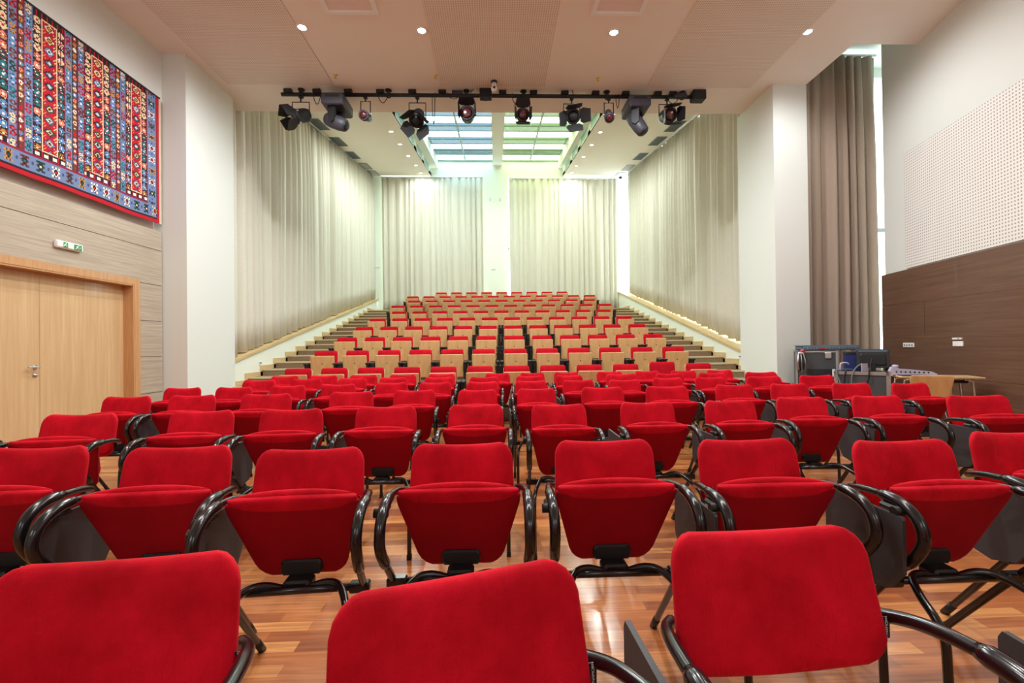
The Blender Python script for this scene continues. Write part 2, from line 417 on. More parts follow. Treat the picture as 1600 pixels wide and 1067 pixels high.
# ------------------------------------------------------------------ stage: ceiling, walls, pillars
e1 = atZ(1272, 122, ZC); e2 = atZ(1331, 71, ZC); e3 = atZ(1430, 70, ZC)
sc = MB().poly([(-6, BACK_Y - .2), (rwx(BACK_Y) + .4, BACK_Y - .2), (e3.x + .3, e3.y), (e2.x, e3.y), (e1.x, PRY0 + .3), (e1.x, CE), (-6, CE)], 2, ZC, ZC + .16)
struct('ceiling', sc, M['ceil'])
CPY = atZ(776, 134, ZC).y
def cpanel(name, l0, l1, r0, r1):
    A, B, Cc, D = atZ(*l0, ZC), atZ(*l1, ZC), atZ(*r0, ZC), atZ(*r1, ZC)
    def ext(a, b, y): t = (y - a.y) / (b.y - a.y); return a.x + (b.x - a.x) * t
    xl = (ext(A, B, 4.5) + ext(A, B, CPY)) / 2; xr = (ext(Cc, D, 4.5) + ext(Cc, D, CPY)) / 2
    struct(name, MB().box(xl, xr, BACK_Y + .5, CPY, ZC - .012, ZC + .01), M['perf'])
cpanel('ceiling_panel_left', (221, 0), (352, 131), (438.7, 0), (521.6, 132))
cpanel('ceiling_panel_centre', (659, 0), (691.7, 132), (876, 0), (854, 135))
cpanel('ceiling_panel_right', (1089, 0), (1013, 135), (1307, 0), (1162, 144))
# recess above the stage curtain
CY = 8.2; RECX1 = 8.2
struct('ceiling_recess', MB().poly([(e1.x - .3, e3.y - .05), (RECX1 + .3, e3.y - .05), (RECX1 + .3, 9.0), (e1.x - .3, 9.0)], 2, ZC + .75, ZC + .85), M['wall'])
struct('wall_recess', MB().box(e2.x - .3, RECX1 + .3, e3.y - .02, e3.y + .12, ZC + .16, ZC + .8), M['wall'])
struct('wall_recess_side', MB().box(e1.x - .12, e1.x - .0, e3.y, 9.0, ZC + .16, ZC + .8), M['wall'])
rcw = MB(); rcw.box(e1.x - .1, RECX1 + .2, 8.75, 8.95, 0, .9); rcw.box(e1.x - .1, e1.x + .12, 8.75, 8.95, .9, 6.7); rcw.box(e1.x - .1, RECX1 + .2, 8.75, 8.95, 6.45, 6.75)
struct('wall_window_bay', rcw, M['wall'])
w6 = struct('window_6', MB().box(e1.x + .12, e1.x + .2, 8.8, 8.86, .9, 6.45).box(e1.x + .1, RECX1 + .2, 8.8, 8.86, 3.4, 3.48).box(e1.x + .75, e1.x + .81, 8.8, 8.86, .9, 6.45), M['alu'])
struct('window_glass', MB().box(e1.x + .12, RECX1 + .2, 8.83, 8.84, .9, 6.45), M['clear'], parent=w6)
# pillars
struct('pillar_left', MB().box(XL - .35, PLX, PLY0, PLY1, 0, ZC), M['wall'])
struct('pillar_right', MB().box(PRX, e1.x, PRY0, PRY1, 0, ZC), M['wall'])
struct('wall_pillar_upper', MB().box(e1.x - .1, 6, 8.95, PRY1, 0, 7.4), M['wall'])
struct('wall_bay_end', MB().box(8.2, 8.4, 7.0, 8.95, 0, 6.75).box(rwx(7.0) + .35, 8.4, 6.85, 7.0, 0, 6.75), M['wall'])
# left wall: plaster behind, cladding panels below, plaster box above the rug
gz = [.05, .58, 1.13, 1.67, 2.225, 2.77, 3.07]
dY0, dY1 = 4.3, atX(209, 560, XL).y
dzt = 2.2
lw = MB(); lw.box(XL - .35, XL - .13, BACK_Y, dY0 - .1, 0, ZC); lw.box(XL - .35, XL - .13, dY1 + .1, PLY0, 0, ZC); lw.box(XL - .35, XL - .13, dY0 - .1, dY1 + .1, dzt, ZC)
struct('wall_left', lw, M['pink'])
cl = MB()
for i in range(len(gz) - 1):
    z0, z1 = gz[i], gz[i + 1] - .008
    if z0 < dzt:
        zz = min(z1, 9)
        if z1 > dzt + .06: zz = z1
        cl.box(XL - .13, XL, BACK_Y, dY0 - .1, z0, zz); cl.box(XL - .13, XL, dY1 + .1, PLY0 - .02, z0, zz)
    else:
        cl.box(XL - .13, XL, BACK_Y, PLY0 - .02, z0, z1)
struct('wall_left_cladding', cl, M['clad'])
struct('wall_left_joints', MB().box(XL - .13, XL - .012, BACK_Y, dY0 - .1, 0, 3.06).box(XL - .13, XL - .012, dY1 + .1, PLY0 - .025, 0, 3.06).box(XL - .13, XL - .012, dY0 - .1, dY1 + .1, dzt + .02, 3.06), M['dark'])
bz = atX(253, 161, XL).z
struct('wall_left_upper', MB().box(XL - .13, XL, BACK_Y, PLY0, bz, ZC), M['wall'])
# double door
xd_ = XL - .13
DM = (dY0 + dY1) / 2
dr = MB().box(xd_ - .05, xd_ + .0, DM + .002, dY1 - .02, .01, dzt - .05)
d1 = struct('door_1', dr, M['beech'])
d2 = struct('door_2', MB().box(xd_ - .05, xd_ + .0, dY0 + .02, DM - .002, .01, dzt - .05), M['beech'])
hd = MB(); hy = DM - .055
hd.lathe([(.026, 0), (.026, .008), (.012, .012), (.011, .05)], (xd_, hy, 1.045), Matrix.Rotation(pi / 2, 3, 'Y'), 18)
hd.tube(spline([(xd_ + .05, hy + .005, 1.045), (xd_ + .058, hy - .03, 1.046), (xd_ + .056, hy - .13, 1.05)], 5), [.011] * 10 + [.008], 10)
struct('door_handle', hd, M['metal'], parent=d2)
struct('door_lock', MB().lathe([(.026, 0), (.026, .009), (.009, .012), (.009, .03)], (xd_, hy, .955), Matrix.Rotation(pi / 2, 3, 'Y'), 18), M['metal'], parent=d2)
cs = MB()
cs.box(xd_ - .06, XL + .015, dY1 - .02, dY1, 0, dzt - .05); cs.box(xd_ - .06, XL + .015, dY0, dY0 + .02, 0, dzt - .05); cs.box(xd_ - .06, XL + .015, dY0, dY1, dzt - .05, dzt - .03)
cs.box(XL - .02, XL + .02, dY1, dY1 + .1, 0, dzt + .06); cs.box(XL - .02, XL + .02, dY0 - .1, dY0, 0, dzt + .06); cs.box(XL - .02, XL + .02, dY0, dY1, dzt - .03, dzt + .06)
struct('trim_1', cs, M['casing'])
# right wall (turned): local y along the wall, local x outwards
RT = (RW0.x, RW0.y, 0); RR = -RWA
def rw(name, mb, m): return struct(name, mb, m, loc=RT, rz=RR)
s0 = (BACK_Y - .4 - RW0.y) / cos(RWA); s1 = 0.9
def toS(px, py):        # wall coordinate (along, height) of a pixel on the right wall
    d = ray(px, py); t = (RW0.x - .236 * RW0.y) / (d.x - .236 * d.y); p = C0 + d * t
    return ((p.y - RW0.y) / cos(RWA), p.z)
s1 = toS(1381, 480)[0]
rw('wall_right', MB().box(.03, .3, s0, s1, 0, ZC + .9), M['wall'])
pz = [.17, .70, 1.235, 1.765, 2.29]
pz = [.16] + [toS(1543.7, 595)[1], toS(1500, 527)[1], toS(1480, 465.8)[1], toS(1480, 405.5)[1]]
SE = s1; SJ = toS(1448, 500)[0]
wp = MB()
for i in range(4):
    z0, z1 = pz[i], pz[i + 1] - .008
    cuts = [s0 + .05, -3.1, SJ, SE] if i == 2 else [s0 + .05, -3.6 - .5 * i, SE]
    for q in range(len(cuts) - 1): wp.box(-.03, .03, cuts[q] + .004, cuts[q + 1] - .004, z0, z1)
wp.box(-.03, .03, s0 + .05, SE, .0, .15)
rw('wall_right_panels', wp, M['walnut'])
rw('wall_right_joints', MB().box(-.02, .032, s0 + .05, SE, 0, pz[4] - .012), M['lightline'])
PS = toS(1412, 300)[0]; PT = toS(1412, 240)[1]
rw('wall_right_perforated', MB().box(.012, .03, s0 + .4, PS, pz[4] + .02, PT), M['perfw'])
# wall behind the camera, with unseen window openings added to let in fill light
bwm = MB(); xr_ = rwx(BACK_Y) + .4
bwm.box(-6, xr_, BACK_Y - .2, BACK_Y, 0, 3.4); bwm.box(-6, xr_, BACK_Y - .2, BACK_Y, 5.0, ZC)
for a, b in ((-6, -3.4), (-1.8, 1.8), (3.2, xr_)): bwm.box(a, b, BACK_Y - .2, BACK_Y, 3.4, 5.0)
struct('wall_front', bwm, M['wall'])
# ------------------------------------------------------------------ curtains
def curtain(name, label, p0, p1, ztop, zbot, amp, wave, m, nz=10, seed=1, slit=None):
    rnd = random.Random(seed); p0 = Vector((*p0, 0)); p1 = Vector((*p1, 0)); L = (p1 - p0).length; t = (p1 - p0) / L; nrm = Vector((-t.y, t.x, 0))
    n = int(L / wave * 10); ph = 0; offs = []; a = amp
    for i in range(n + 1):
        ph += 2 * pi / 10 * (1 + .35 * sin(i * .13 + seed) + .25 * (rnd.random() - .5))
        if i % 10 == 0: a = amp * rnd.uniform(.55, 1.25)
        offs.append((a * (sin(ph) + .3 * sin(2.3 * ph + 1)), .35 * a * cos(ph)))
    mb = MB(); v = []; f = []
    for side in (0, 1):
        for j in range(nz + 1):
            w = j / nz
            for i in range(n + 1):
                s = L * i / n; x = p0 + t * s; zb, zt_ = zbot(x), ztop(x)
                g = .45 + .55 * min(1, (1 - w) * 4 + .0) if w > .5 else 1
                o, sl = offs[i]; drift = .015 * sin(3 * w + i * .05 + seed)
                q = x + nrm * (o * g + drift + side * .006) + t * max(-s, min(L - s, sl * .6))
                v.append((q.x, q.y, zb + (zt_ - zb) * w + (.006 * sin(i * .8) if j == 0 else 0)))
    R = n + 1; o2 = R * (nz + 1)
    for j in range(nz):
        for i in range(n):
            a0 = j * R + i; f.append((a0, a0 + 1, a0 + R + 1, a0 + R)); f.append((o2 + a0 + R, o2 + a0 + R + 1, o2 + a0 + 1, o2 + a0))
    for i in range(n):
        f.append((i, o2 + i, o2 + i + 1, i + 1)); k = nz * R + i; f.append((k, k + 1, o2 + k + 1, o2 + k))
    for j in range(nz):
        a0 = j * R; f.append((a0, a0 + R, o2 + a0 + R, o2 + a0)); a0 = j * R + n; f.append((a0, o2 + a0, o2 + a0 + R, a0 + R))
    mb.add(v, f, True)
    e = empty(name, label, 'curtain', (0, 0, 0))
    mb.build('drape', m, e)
    hd = MB(); a, b = p0, p1
    za, zb2 = ztop(a) - .01, ztop(b) - .01
    hd.tube([(a.x, a.y, za + .025), (b.x, b.y, zb2 + .025)], .022, 8)
    hd.build('curtain_rail', M['rail'], e)
    return e
curtain('curtain', 'long pleated beige curtain along the hall wall on the rug side', (HXL - .16, PLY1 + .05), (HXL - .16, YB - .35), lambda p: hc(p.y) - .06, lambda p: ledge(p.y) + .015, .095, .27, M['curtain'], seed=3)
curtain('curtain', 'long pleated beige hall curtain on the equipment-rack side, daylight beneath its hem', (HXR + .28, PRY1 + .1), (HXR + .28, YB - .75), lambda p: hc(p.y) - .05, lambda p: ledger(p.y) + .04, .085, .27, M['curtain'], seed=5)
curtain('curtain', 'back-wall pleated curtain beneath the blue half of the skylight', (bx(598), YB - .14), (bx(756), YB - .14), lambda p: zt - .02, lambda p: ZB + .02, .06, .26, M['curtain'], seed=8)
curtain('curtain', 'back-wall pleated curtain beneath the green half of the skylight', (bx(796), YB - .14), (bx(966), YB - .14), lambda p: zt - .07, lambda p: ZB + .02, .06, .26, M['curtain'], seed=11)
cz = atY(1330, 88, CY).z
curtain('curtain', 'taupe floor-length curtain in the window bay behind the equipment rack', (e1.x + .02, CY), (atY(1372, 300, CY).x, CY), lambda p: cz, lambda p: .03, .075, .2, M['curtain2'], seed=14)
# ------------------------------------------------------------------ lamps
def spot(parent, loc, watts, size=2.4, aim=None, col=(1, .97, .93), r=.05):
    l = bpy.data.lights.new('lamp', 'SPOT'); l.energy = watts; l.spot_size = size; l.spot_blend = .6; l.color = col; l.shadow_soft_size = r
    o = bpy.data.objects.new('lamp', l); COL.objects.link(o); o.parent = parent; o.location = loc
    if aim: o.rotation_euler = aim
    return o
def downlight(p, slope, watts, label, group, rr=.055, col=(1, .97, .93)):
    e = empty('downlight', label, 'ceiling light', p, 0, group); e.rotation_euler = (slope, 0, 0)
    MB().lathe([(rr * 1.45, .0), (rr * 1.45, -.008), (rr * 1.1, -.016), (rr, -.004), (rr, .0)], (0, 0, 0)).build('trim_ring', M['white'], e)
    MB().lathe([(rr * .98, -.001), (rr * .9, -.009)], (0, 0, 0)).build('lens', M['lamp'], e)
    spot(e, (0, 0, -.03), watts, 3.1, None, col)
    return e
for i, (px, py) in enumerate(((472, 42), (659, 47), (959, 50), (1262, 49))):
    p = atZ(px, py, ZC)
    downlight(p, 0, STAGE_W * (.8, 1.25, 1.25, .5)[i], ('bright recessed downlight in the stage ceiling, %s' % ('nearest the rug', 'second from the rug', 'third from the rug', 'nearest the window bay')[i]), 'stage ceiling downlights', .055, (.97, .99, 1))
for y in (2.9,):  # unseen downlights added as fill over the near chairs
    for x in (-3.2, -1.2, 1.2, 3.2):
        e = downlight((x, y, ZC), 0, STAGE_W * .7, 'unseen recessed downlight added for fill light over the stage, above the viewer', 'added overhead fill downlights')
def onceil(px, py):
    d = ray(px, py); t = (a_c - CAM_H) / (d.z - b_c * d.y); p = C0 + d * t; p.z -= .004; return p
LL = ((611, 205), (625, 225), (637.8, 243), (649.6, 258), (657.5, 270), (663.3, 275.5)); RL = ((938, 206), (924.5, 226), (911.8, 244.6), (900.6, 258.7), (894, 269))
for nm, L in (('blue', LL), ('green', RL)):
    for i, q in enumerate(L):
        downlight(onceil(*q), atan(b_c), HALL_W * (1.5, 1.3, 1.0, .6, .3, .2)[i], 'small downlight in the hall ceiling on the %s-skylight side, %s from the stage' % (nm, ORD[i + 1]), 'hall downlights, %s side' % nm, .055, (.9, 1, .95))
# dark air grilles
for nm, L in (('rug', ((498, 194), (529, 221), (551, 242), (571, 259), (584, 270))), ('window bay', ((1060.8, 197), (1033, 220), (1006, 244), (986, 261.5), (971.7, 272.7)))):
    for i, q in enumerate(L):
        p = onceil(*q); p.x -= .12 if nm != 'rug' else 0; e = empty('air_grille', 'dark air grille in the hall ceiling, %s side, %s from the stage' % (nm, ORD[i + 1]), 'air grille', p, 0, 'hall ceiling grilles, %s side' % nm)
        e.rotation_euler = (atan(b_c), 0, 0)
        MB().box(-.13, .13, -.42, .42, -.006, .004).build('backing', M['ventd'], e)
        s = MB(); s.box(-.16, -.12, -.45, .45, -.016, .0); s.box(.12, .16, -.45, .45, -.016, 0); s.box(-.12, .12, -.45, -.41, -.016, 0); s.box(-.12, .12, .41, .45, -.016, 0)
        s.build('frame', M['vent'], e)
        s = MB()
        for k in range(5): s.box(-.1 + k * .045, -.08 + k * .045, -.41, .41, -.013, -.006)
        s.build('louvre', M['vent'], e)
# vents in the skylight shaft
for nm, X, sgn, Ys in (('blue', SX0 - .0, 1, (11.2, 12.9, 14.5, 16.2, 17.9)), ('green', SX1, -1, (11.2, 12.9, 14.5, 16.2, 17.9))):
    for i, y in enumerate(Ys):
        z = hc(y) + V1 * .5
        e = empty('shaft_grille', 'teal grille inside the skylight, %s half, %s from the stage' % (nm, ORD[i + 1]), 'air grille', (X, y, z), 0, 'skylight shaft grilles, %s half' % nm)
        e.rotation_euler = (atan(b_c), 0, 0)
        MB().box(-.004, .012, -.55, .55, -.13, .13).build('backing', M['teal'], e) if sgn > 0 else MB().box(-.012, .004, -.55, .55, -.13, .13).build('backing', M['teal'], e)
        s = MB(); u0, u1 = (-.004, .02) if sgn > 0 else (-.02, .004)
        s.box(u0, u1, -.58, .58, .13, .15); s.box(u0, u1, -.58, .58, -.15, -.13); s.box(u0, u1, -.58, -.55, -.13, .13); s.box(u0, u1, .55, .58, -.13, .13)
        s.build('frame', M['wallg'], e)
# ceiling diffusers at the top edge of the view
for i, (px, py) in enumerate(((540, -6), (972, -4))):
    p = atZ(px, py, ZC); e = empty('ceiling_diffuser', ('white square ceiling diffuser over the stage on the rug side', 'framed rosy ceiling diffuser over the stage towards the window bay')[i], 'diffuser', (p.x, p.y, ZC))
    s = MB(); s.box(-.36, .36, -.3, -.24, -.03, 0); s.box(-.36, .36, .24, .3, -.03, 0); s.box(-.36, -.3, -.24, .24, -.03, 0); s.box(.3, .36, -.24, .24, -.03, 0)
    s.build('frame', M['paper'], e); MB().box(-.3, .3, -.24, .24, -.012, 0).build('diffuser_plate', M['pink'], e)
# sprinklers
for i, (px, py) in enumerate(((524, 117), (680, 118), (934.5, 122))):
    p = atZ(px, py, ZC)
    tag(MB().lathe([(.03, 0), (.03, -.01), (.012, -.015), (.01, -.04), (.022, -.045), (.022, -.05)], (0, 0, 0), None, 12).build('sprinkler', M['yellow'], None, p), 'tiny brass sprinkler head in the stage ceiling, %s from the rug' % ORD[i + 1], 'sprinkler', 'ceiling sprinklers')
# dome camera
p = atZ(772, 126, ZC); e = empty('ceiling_camera', 'white ceiling camera with a black eye above the lighting bar', 'camera', (p.x, p.y, ZC))
MB().lathe([(.055, 0), (.055, -.035), (.045, -.045)], (0, 0, 0)).build('mount_ring', M['plastic'], e)
MB().lathe([(.042, -.045), (.042, -.11), (.055, -.13), (.05, -.17), (.03, -.19)], (0, 0, 0)).build('body', M['white'], e)
MB().lathe([(.02, 0), (.02, .02)], (0, -.05, -.15), Matrix.Rotation(pi / 2, 3, 'X')).build('lens', M['plastic'], e)
# ------------------------------------------------------------------ rug
def rug():
    c = .0125; H = 1.95; L = 3.4; nh = int(H / c); nl = int(L / c)
    pal = ['#b80f24', '#6f84ad', '#2a1a20', '#e6cfa4', '#14707a', '#16493c', '#c08a3c', '#e08a6a', '#efe6da', '#6b3a2c', '#8c1a3c', '#5b8fc0', '#46506e']
    RED, BLU, DRK, CRM, TEA, GRN, OCH, COR, WHT, BRN, PLM, SKYB, SLT = range(13)
    mats = [plain('rug_wool_%d' % i, h, .95) for i, h in enumerate(pal)]
    h = lambda *a: (hash(tuple(int(x) * 7919 + 13 for x in a)) & 0xffff)
    dia = [(SKYB, WHT, TEA), (CRM, DRK, OCH), (DRK, SKYB, CRM), (GRN, CRM, DRK), (TEA, WHT, DRK), (BLU, CRM, DRK), (DRK, CRM, GRN), (OCH, GRN, WHT)]
    def redband(a, b, w):            # a across band 0..w, b height
        k = int(b / .135); q = abs((b - (k + .5) * .135)) / .0675; p = abs(a - w / 2) / (w / 2)
        A = dia[h(k, w * 1000) % 8]; m = q * 1.0 + p * .95
        if m < .28: return A[2]
        if m < .46: return A[1]
        if m < .72: return A[0]
        if m < .80: return DRK
        if q > .55 and p > .55 and (int(a / c) + int(b / c)) % 3 == 0: return CRM if a < w / 2 else COR
        return RED if (int((a + b) / .03) % 5) else 10
    def darkband(a, b, w):
        k = int(b / .105); q = (b - (k + .5) * .105) / .0525; p = (a - w / 2) / (w / 2); r = hypot(p, q)
        fc = (SKYB, RED, OCH, TEA, CRM, GRN, COR, TEA)[h(k, 3) % 8]
        if r < .22: return WHT if fc != CRM else RED
        if r < .8 and abs(sin(4 * math.atan2(q, p))) > .35: return fc
        if (int(a / c) * 5 + int(b / c) * 3) % 11 == 0: return (WHT, GRN, CRM)[h(k) % 3]
        return DRK if (int(b / c) % 4) else PLM
    def blueband(a, b, w, sh):
        k = int((b + sh) / .14); q = (b + sh - (k + .5) * .14) / .07; p = (a - w / 2) / (w / 2)
        col = (TEA, OCH, GRN, RED, SKYB, CRM, BRN)[h(k, int(sh * 100)) % 7]
        u = hypot(p * 1.15, (abs(q) - .42) * 2.1)
        if abs(p) > .86: return PLM
        if u < .3: return BLU if col != SKYB else WHT
        if u < .74: return col
        if u < .84: return DRK
        return BLU
    def brownband(a, b, w):
        k = int(b / .07); q = (b - (k + .5) * .07) / .035; p = (a - w / 2) / (w / 2)
        col = (COR, SKYB, BRN, CRM, OCH, RED, WHT)[h(k, 9) % 7]; r = hypot(p * 1.1, q * 1.1)
        if r < .35: return WHT if k % 2 else RED
        if r < .78: return col
        return DRK if abs(p) > .75 else BRN
    def medal(a, b, w, P):           # border motif: a across, b along
        k = int(b / P); q = (b - (k + .5) * P) / (P / 2); p = (a - w / 2) / (w / 2)
        A = ((WHT, RED), (RED, WHT), (OCH, GRN), (GRN, CRM), (CRM, RED), (BRN, TEA))[h(k, 21) % 6]
        r = abs(p) * .9 + abs(q) * 1.15
        if r < .24: return A[1]
        if r < .42: return DRK if A[0] != DRK else WHT
        if r < .62: return A[0]
        if abs(abs(p) - .55) < .14 and .18 < abs(q) < .6: return A[0] if abs(q) > .3 else DRK
        if abs(q) > .86 and abs(p) < .2: return SLT
        return BLU
    def color(a, b):
        if a < .045: return RED
        if b < .055: return RED
        if b < .075 or a < .06: return DRK
        if a < .24: return medal(a - .06, b, .18, .17) if b > .26 else medal(b - .075, a, .19, .19)
        if b < .255: return medal(b - .075, a, .18, .175)
        if a < .255: return PLM
        if b < .27: return PLM
        t = (a - .255) % .645
        top = H - b
        if t < .375:                 # dark | red | dark panel
            if b < .345 or top < .06: return WHT if (int(a / .05) % 2 and .29 < b < .32) else (DRK if int(a / c) % 5 else RED)
            if .095 <= t < .28:
                if t < .108 or t >= .267: return CRM
                if b < .36 or top < .075: return CRM
                return redband(t - .108, b, .159)
            return darkband(t if t < .2 else t - .28, b, .095)
        t -= .375
        if t < .10: return blueband(t, b, .10, 0)
        if t < .17: return brownband(t - .10, b, .07)
        return blueband(t - .17, b, .10, .05)
    Y0 = atX(249, 350, XL).y - .02; Z0 = atX(249, 350, XL).z
    mb = MB(); R = nl + 1
    v = [(XL + .015 + .006 * sin(i * .11) * (1 - j / nh), Y0 - i * c, Z0 + j * c - .012 * sin(pi * min(1, i / 90)) * (1 - j / nh)) for j in range(nh + 1) for i in range(nl + 1)]
    f = [(j * R + i, j * R + i + R, j * R + i + R + 1, j * R + i + 1) for j in range(nh) for i in range(nl)]
    mb.add(v, f); mb.mi = [color((k % nl + .5) * c, (k // nl + .5) * c) for k in range(nl * nh)]
    e = empty('wall_rug', 'woven kilim rug with red, blue and dark bands of diamonds hung above the double doors', 'rug', (0, 0, 0))
    mb.cur = DRK; mb.box(XL + .002, XL + .008, Y0 - L, Y0, Z0, Z0 + H)
    mb.build('weave', mats, e)
    fr = MB()
    for k in range(int(H / .018)):
        z = Z0 + k * .018; fr.poly([(Y0 - .005, z), (Y0 + .05 + .018 * random.random(), z + .004 * random.random()), (Y0 + .045, z + .017), (Y0 - .005, z + .017)], 0, XL + .004, XL + .013)
    fr.build('fringe', M['fringe'], e)
    MB().tube([(XL + .012, Y0 - L, Z0 + H + .012), (XL + .012, Y0 + .02, Z0 + H + .012)], .014, 8).build('hanging_rod', M['plastic'], e)
rug()
# exit light over the door
a, b = atX(83, 383, XL), atX(124, 386, XL); yc = (a.y + b.y) / 2; zc = (a.z + b.z) / 2; hl = abs(b.y - a.y) / 2
e = empty('emergency_light', 'white emergency exit light tube with green pictograms above the double doors', 'exit sign', (XL, yc, zc))
MB().rbox(.0, .05, -hl, hl, -.045, .045, .014).build('housing', M['paper'], e)
for y0, y1 in ((-hl * .55, -hl * .22), (hl * .25, hl * .85)):
    g = MB(); g.box(.05, .053, y0, y1, -.032, .032); g.build('exit_panel', M['green'], e)
    w = MB(); ym = (y0 + y1) / 2
    w.box(.053, .055, ym - .02, ym + .0, -.004, .014); w.box(.053, .055, ym + .0, ym + .012, .016, .026); w.tube([(.054, ym - .015, -.004), (.054, ym - .035, -.024)], .004, 6); w.tube([(.054, ym - .005, -.004), (.054, ym + .012, -.025)], .004, 6); w.box(.053, .055, ym + .018, ym + .035, -.004, .004)
    w.build('running_figure', M['paper'], e)
MB().box(.05, .056, -hl * .12, hl * .14, -.02, .026).build('lamp_window', M['amber'], e)
# wall sockets, switches and sensors
def socket(name, label, cat, p, n=2, w=.045, axis='X', sgn=1, group=None, rz=0, rings=True):
    e = empty(name, label, cat, p, rz, group)
    T = Matrix.Identity(4) if axis == 'X' else Matrix.Rotation(-pi / 2, 4, 'Z')
    if sgn < 0: T = Matrix.Rotation(pi, 4, 'Z') @ T
    W2 = n * w / 2 + .008
    MB().rbox(0, .014, -W2, W2, -.036, .036, .004, T).build('plate', M['paper'], e)
    for i in range(n):
        y = -n * w / 2 + w * (i + .5); mb = MB()
        if rings: mb.lathe([(.017, .013), (.017, .016), (.006, .017)], T @ Vector((0, y, 0)), (T @ Matrix.Rotation(pi / 2, 4, 'Y')).to_3x3(), 14)
        else: mb.box(.014, .019, y - .018, y + .018, -.026, .026, T)
        mb.build('insert', M['vent'] if rings else M['white'], e)
    return e
p = atX(406, 567, HXL); socket('wall_socket', 'double socket low on the dado wall below the rug-side curtain', 'socket', (HXL + .001, p.y, p.z))
p = atX(1157, 557, HXR); socket('wall_socket', 'double socket low on the dado wall below the rack-side curtain', 'socket', (HXR - .001, p.y, p.z), sgn=-1)
p = atY(771, 421, YB); socket('wall_socket', 'small sensor pair on the central pier between the back curtains', 'sensor', (p.x, YB - .001, p.z), 3, .06, 'Y', 1)
p = atY(590, 418, YB); socket('wall_socket', 'small dark-faced sensor on the back wall in the rug-side corner', 'sensor', (p.x, YB - .001, p.z), 3, .06, 'Y', 1)
for i, px in enumerate((766, 781)):
    p = atY(px, 311, YB); tag(MB().tube(spline([(0, 0, .04), (0, -.05, .0), (0, -.04, -.06), (0, -.005, -.08)], 4), .012, 8).build('wall_hook', M['alu'], None, (p.x, YB, p.z)), 'small metal hook high on the central pier, %s' % ('nearer the blue skylight half', 'nearer the green skylight half')[i], 'hook', 'pier hooks')
def onR(px, py):
    s, z = toS(px, py); return (RW0.x + s * sin(RWA) - .031 * cos(RWA), RW0.y + s * cos(RWA) + .031 * sin(RWA), z)
socket('wall_socket', 'white four-gang socket strip on the dark wood wall', 'socket', onR(1424, 539), 4, .062, 'X', -1, None, RR)
socket('wall_switch', 'white double switch plate on the dark wood wall', 'switch', onR(1502, 537), 2, .085, 'X', -1, None, RR, False)
e = empty('thermostat', 'slim white control strip above the double switch plate', 'control', onR(1501, 529), RR)
MB().rbox(-.018, 0, -.085, .085, -.013, .013, .004).build('case', M['paper'], e); MB().box(-.02, -.017, -.05, -.02, -.006, .006).build('button', M['vent'], e)
# ------------------------------------------------------------------ stage lighting bar
RY = 8.3
pa, pb = atY(440, 151.5, RY), atY(1101, 148, RY); ZP = (pa.z + pb.z) / 2
def bx_(px): return atY(px, 150, RY).x
e = empty('lighting_bar', 'long black lighting bar hung under the edge of the stage ceiling', 'lighting bar', (0, RY, ZP))
MB().cyl((pa.x, 0, 0), (pb.x, 0, 0), .034).build('pipe', M['rig'], e)
for px in (471, 607, 729, 818, 948, 1066):
    x = bx_(px); s = MB(); s.cyl((x, 0, .03), (x, 0, ZC - ZP - .01), .012); s.lathe([(.06, -.02), (.06, -.001), (.02, -.04)], (x, 0, ZC - ZP)); s.box(x - .03, x + .03, -.04, .04, -.037, .04)
    s.build('hanger', M['rig'], e)
for px in (451, 496, 545, 595, 645, 692, 786, 834, 883, 931, 978, 1028, 1052):
    x = bx_(px); s = MB(); s.rbox(x - .075, x + .06, -.05, .05, .02, .085, .01); s.rbox(x + .02, x + .06, -.035, .035, .07, .13, .01)
    s.build('socket_block', M['plastic'], e)
x = bx_(759); MB().rbox(x - .11, x + .11, -.09, .07, -.06, .13, .012).build('dimmer_box', M['rig'], e)
x = bx_(715); MB().rbox(x - .1, x + .1, -.06, .05, .0, .07, .01).build('dimmer_box', M['rigg'], e)
x = bx_(1091); MB().rbox(x - .13, x + .11, -.1, .08, -.08, .11, .015).build('dimmer_box', M['rig'], e)
x = bx_(1062); MB().rbox(x - .12, x + .12, -.05, .05, -.02, .06, .01).build('dimmer_box', M['rigg'], e)
def cable(pts, r=.007): MB().tube(spline(pts, 7), r, 6).build('cable', M['rig'], e)
for px, dx, dip in ((452, .25, .12), (492, .12, -.2), (592, .17, -.17), (680, -.05, -.55), (700, .22, -.09), (750, .2, -.12), (800, .14, -.18), (887, .1, .12), (966, -.06, -.24), (1040, .22, -.15), (1050, .25, .1), (740, .3, .13)):
    x = bx_(px)
    if dip > 0: cable([(x - .05, -.03, .06), (x, -.05, .06 + dip), (x + dx * .5, -.06, .03 + dip), (x + dx, -.03, .02)])
    else: cable([(x, -.04, .03), (x + dx * .1, -.06, dip * .6), (x + dx * .5, -.05, dip), (x + dx * .9, -.06, dip * .6), (x + dx, -.03, .02)])
p0 = atZ(772, 131, ZC - .1); cable([(p0.x, p0.y - RY, .1), (bx_(765), -.05, .12), (bx_(745), -.06, .12), (bx_(735), -.03, .03)])
def yoke(e, w, h, x=0, drop=.14):
    s = MB(); s.cyl((0, 0, -.05), (0, 0, -drop), .013); s.tube([(-w, 0, -drop - h), (-w, 0, -drop), (w, 0, -drop), (w, 0, -drop - h)], .011, 6, None, True, False); s.rbox(-.035, .035, -.03, .03, -.068, -.044, .006)
    s.build('yoke', M['rig'], e)
def frame_to(d):            # rotation taking local +Z to direction d
    return Vector(d).normalized().to_track_quat('Z', 'Y').to_matrix()
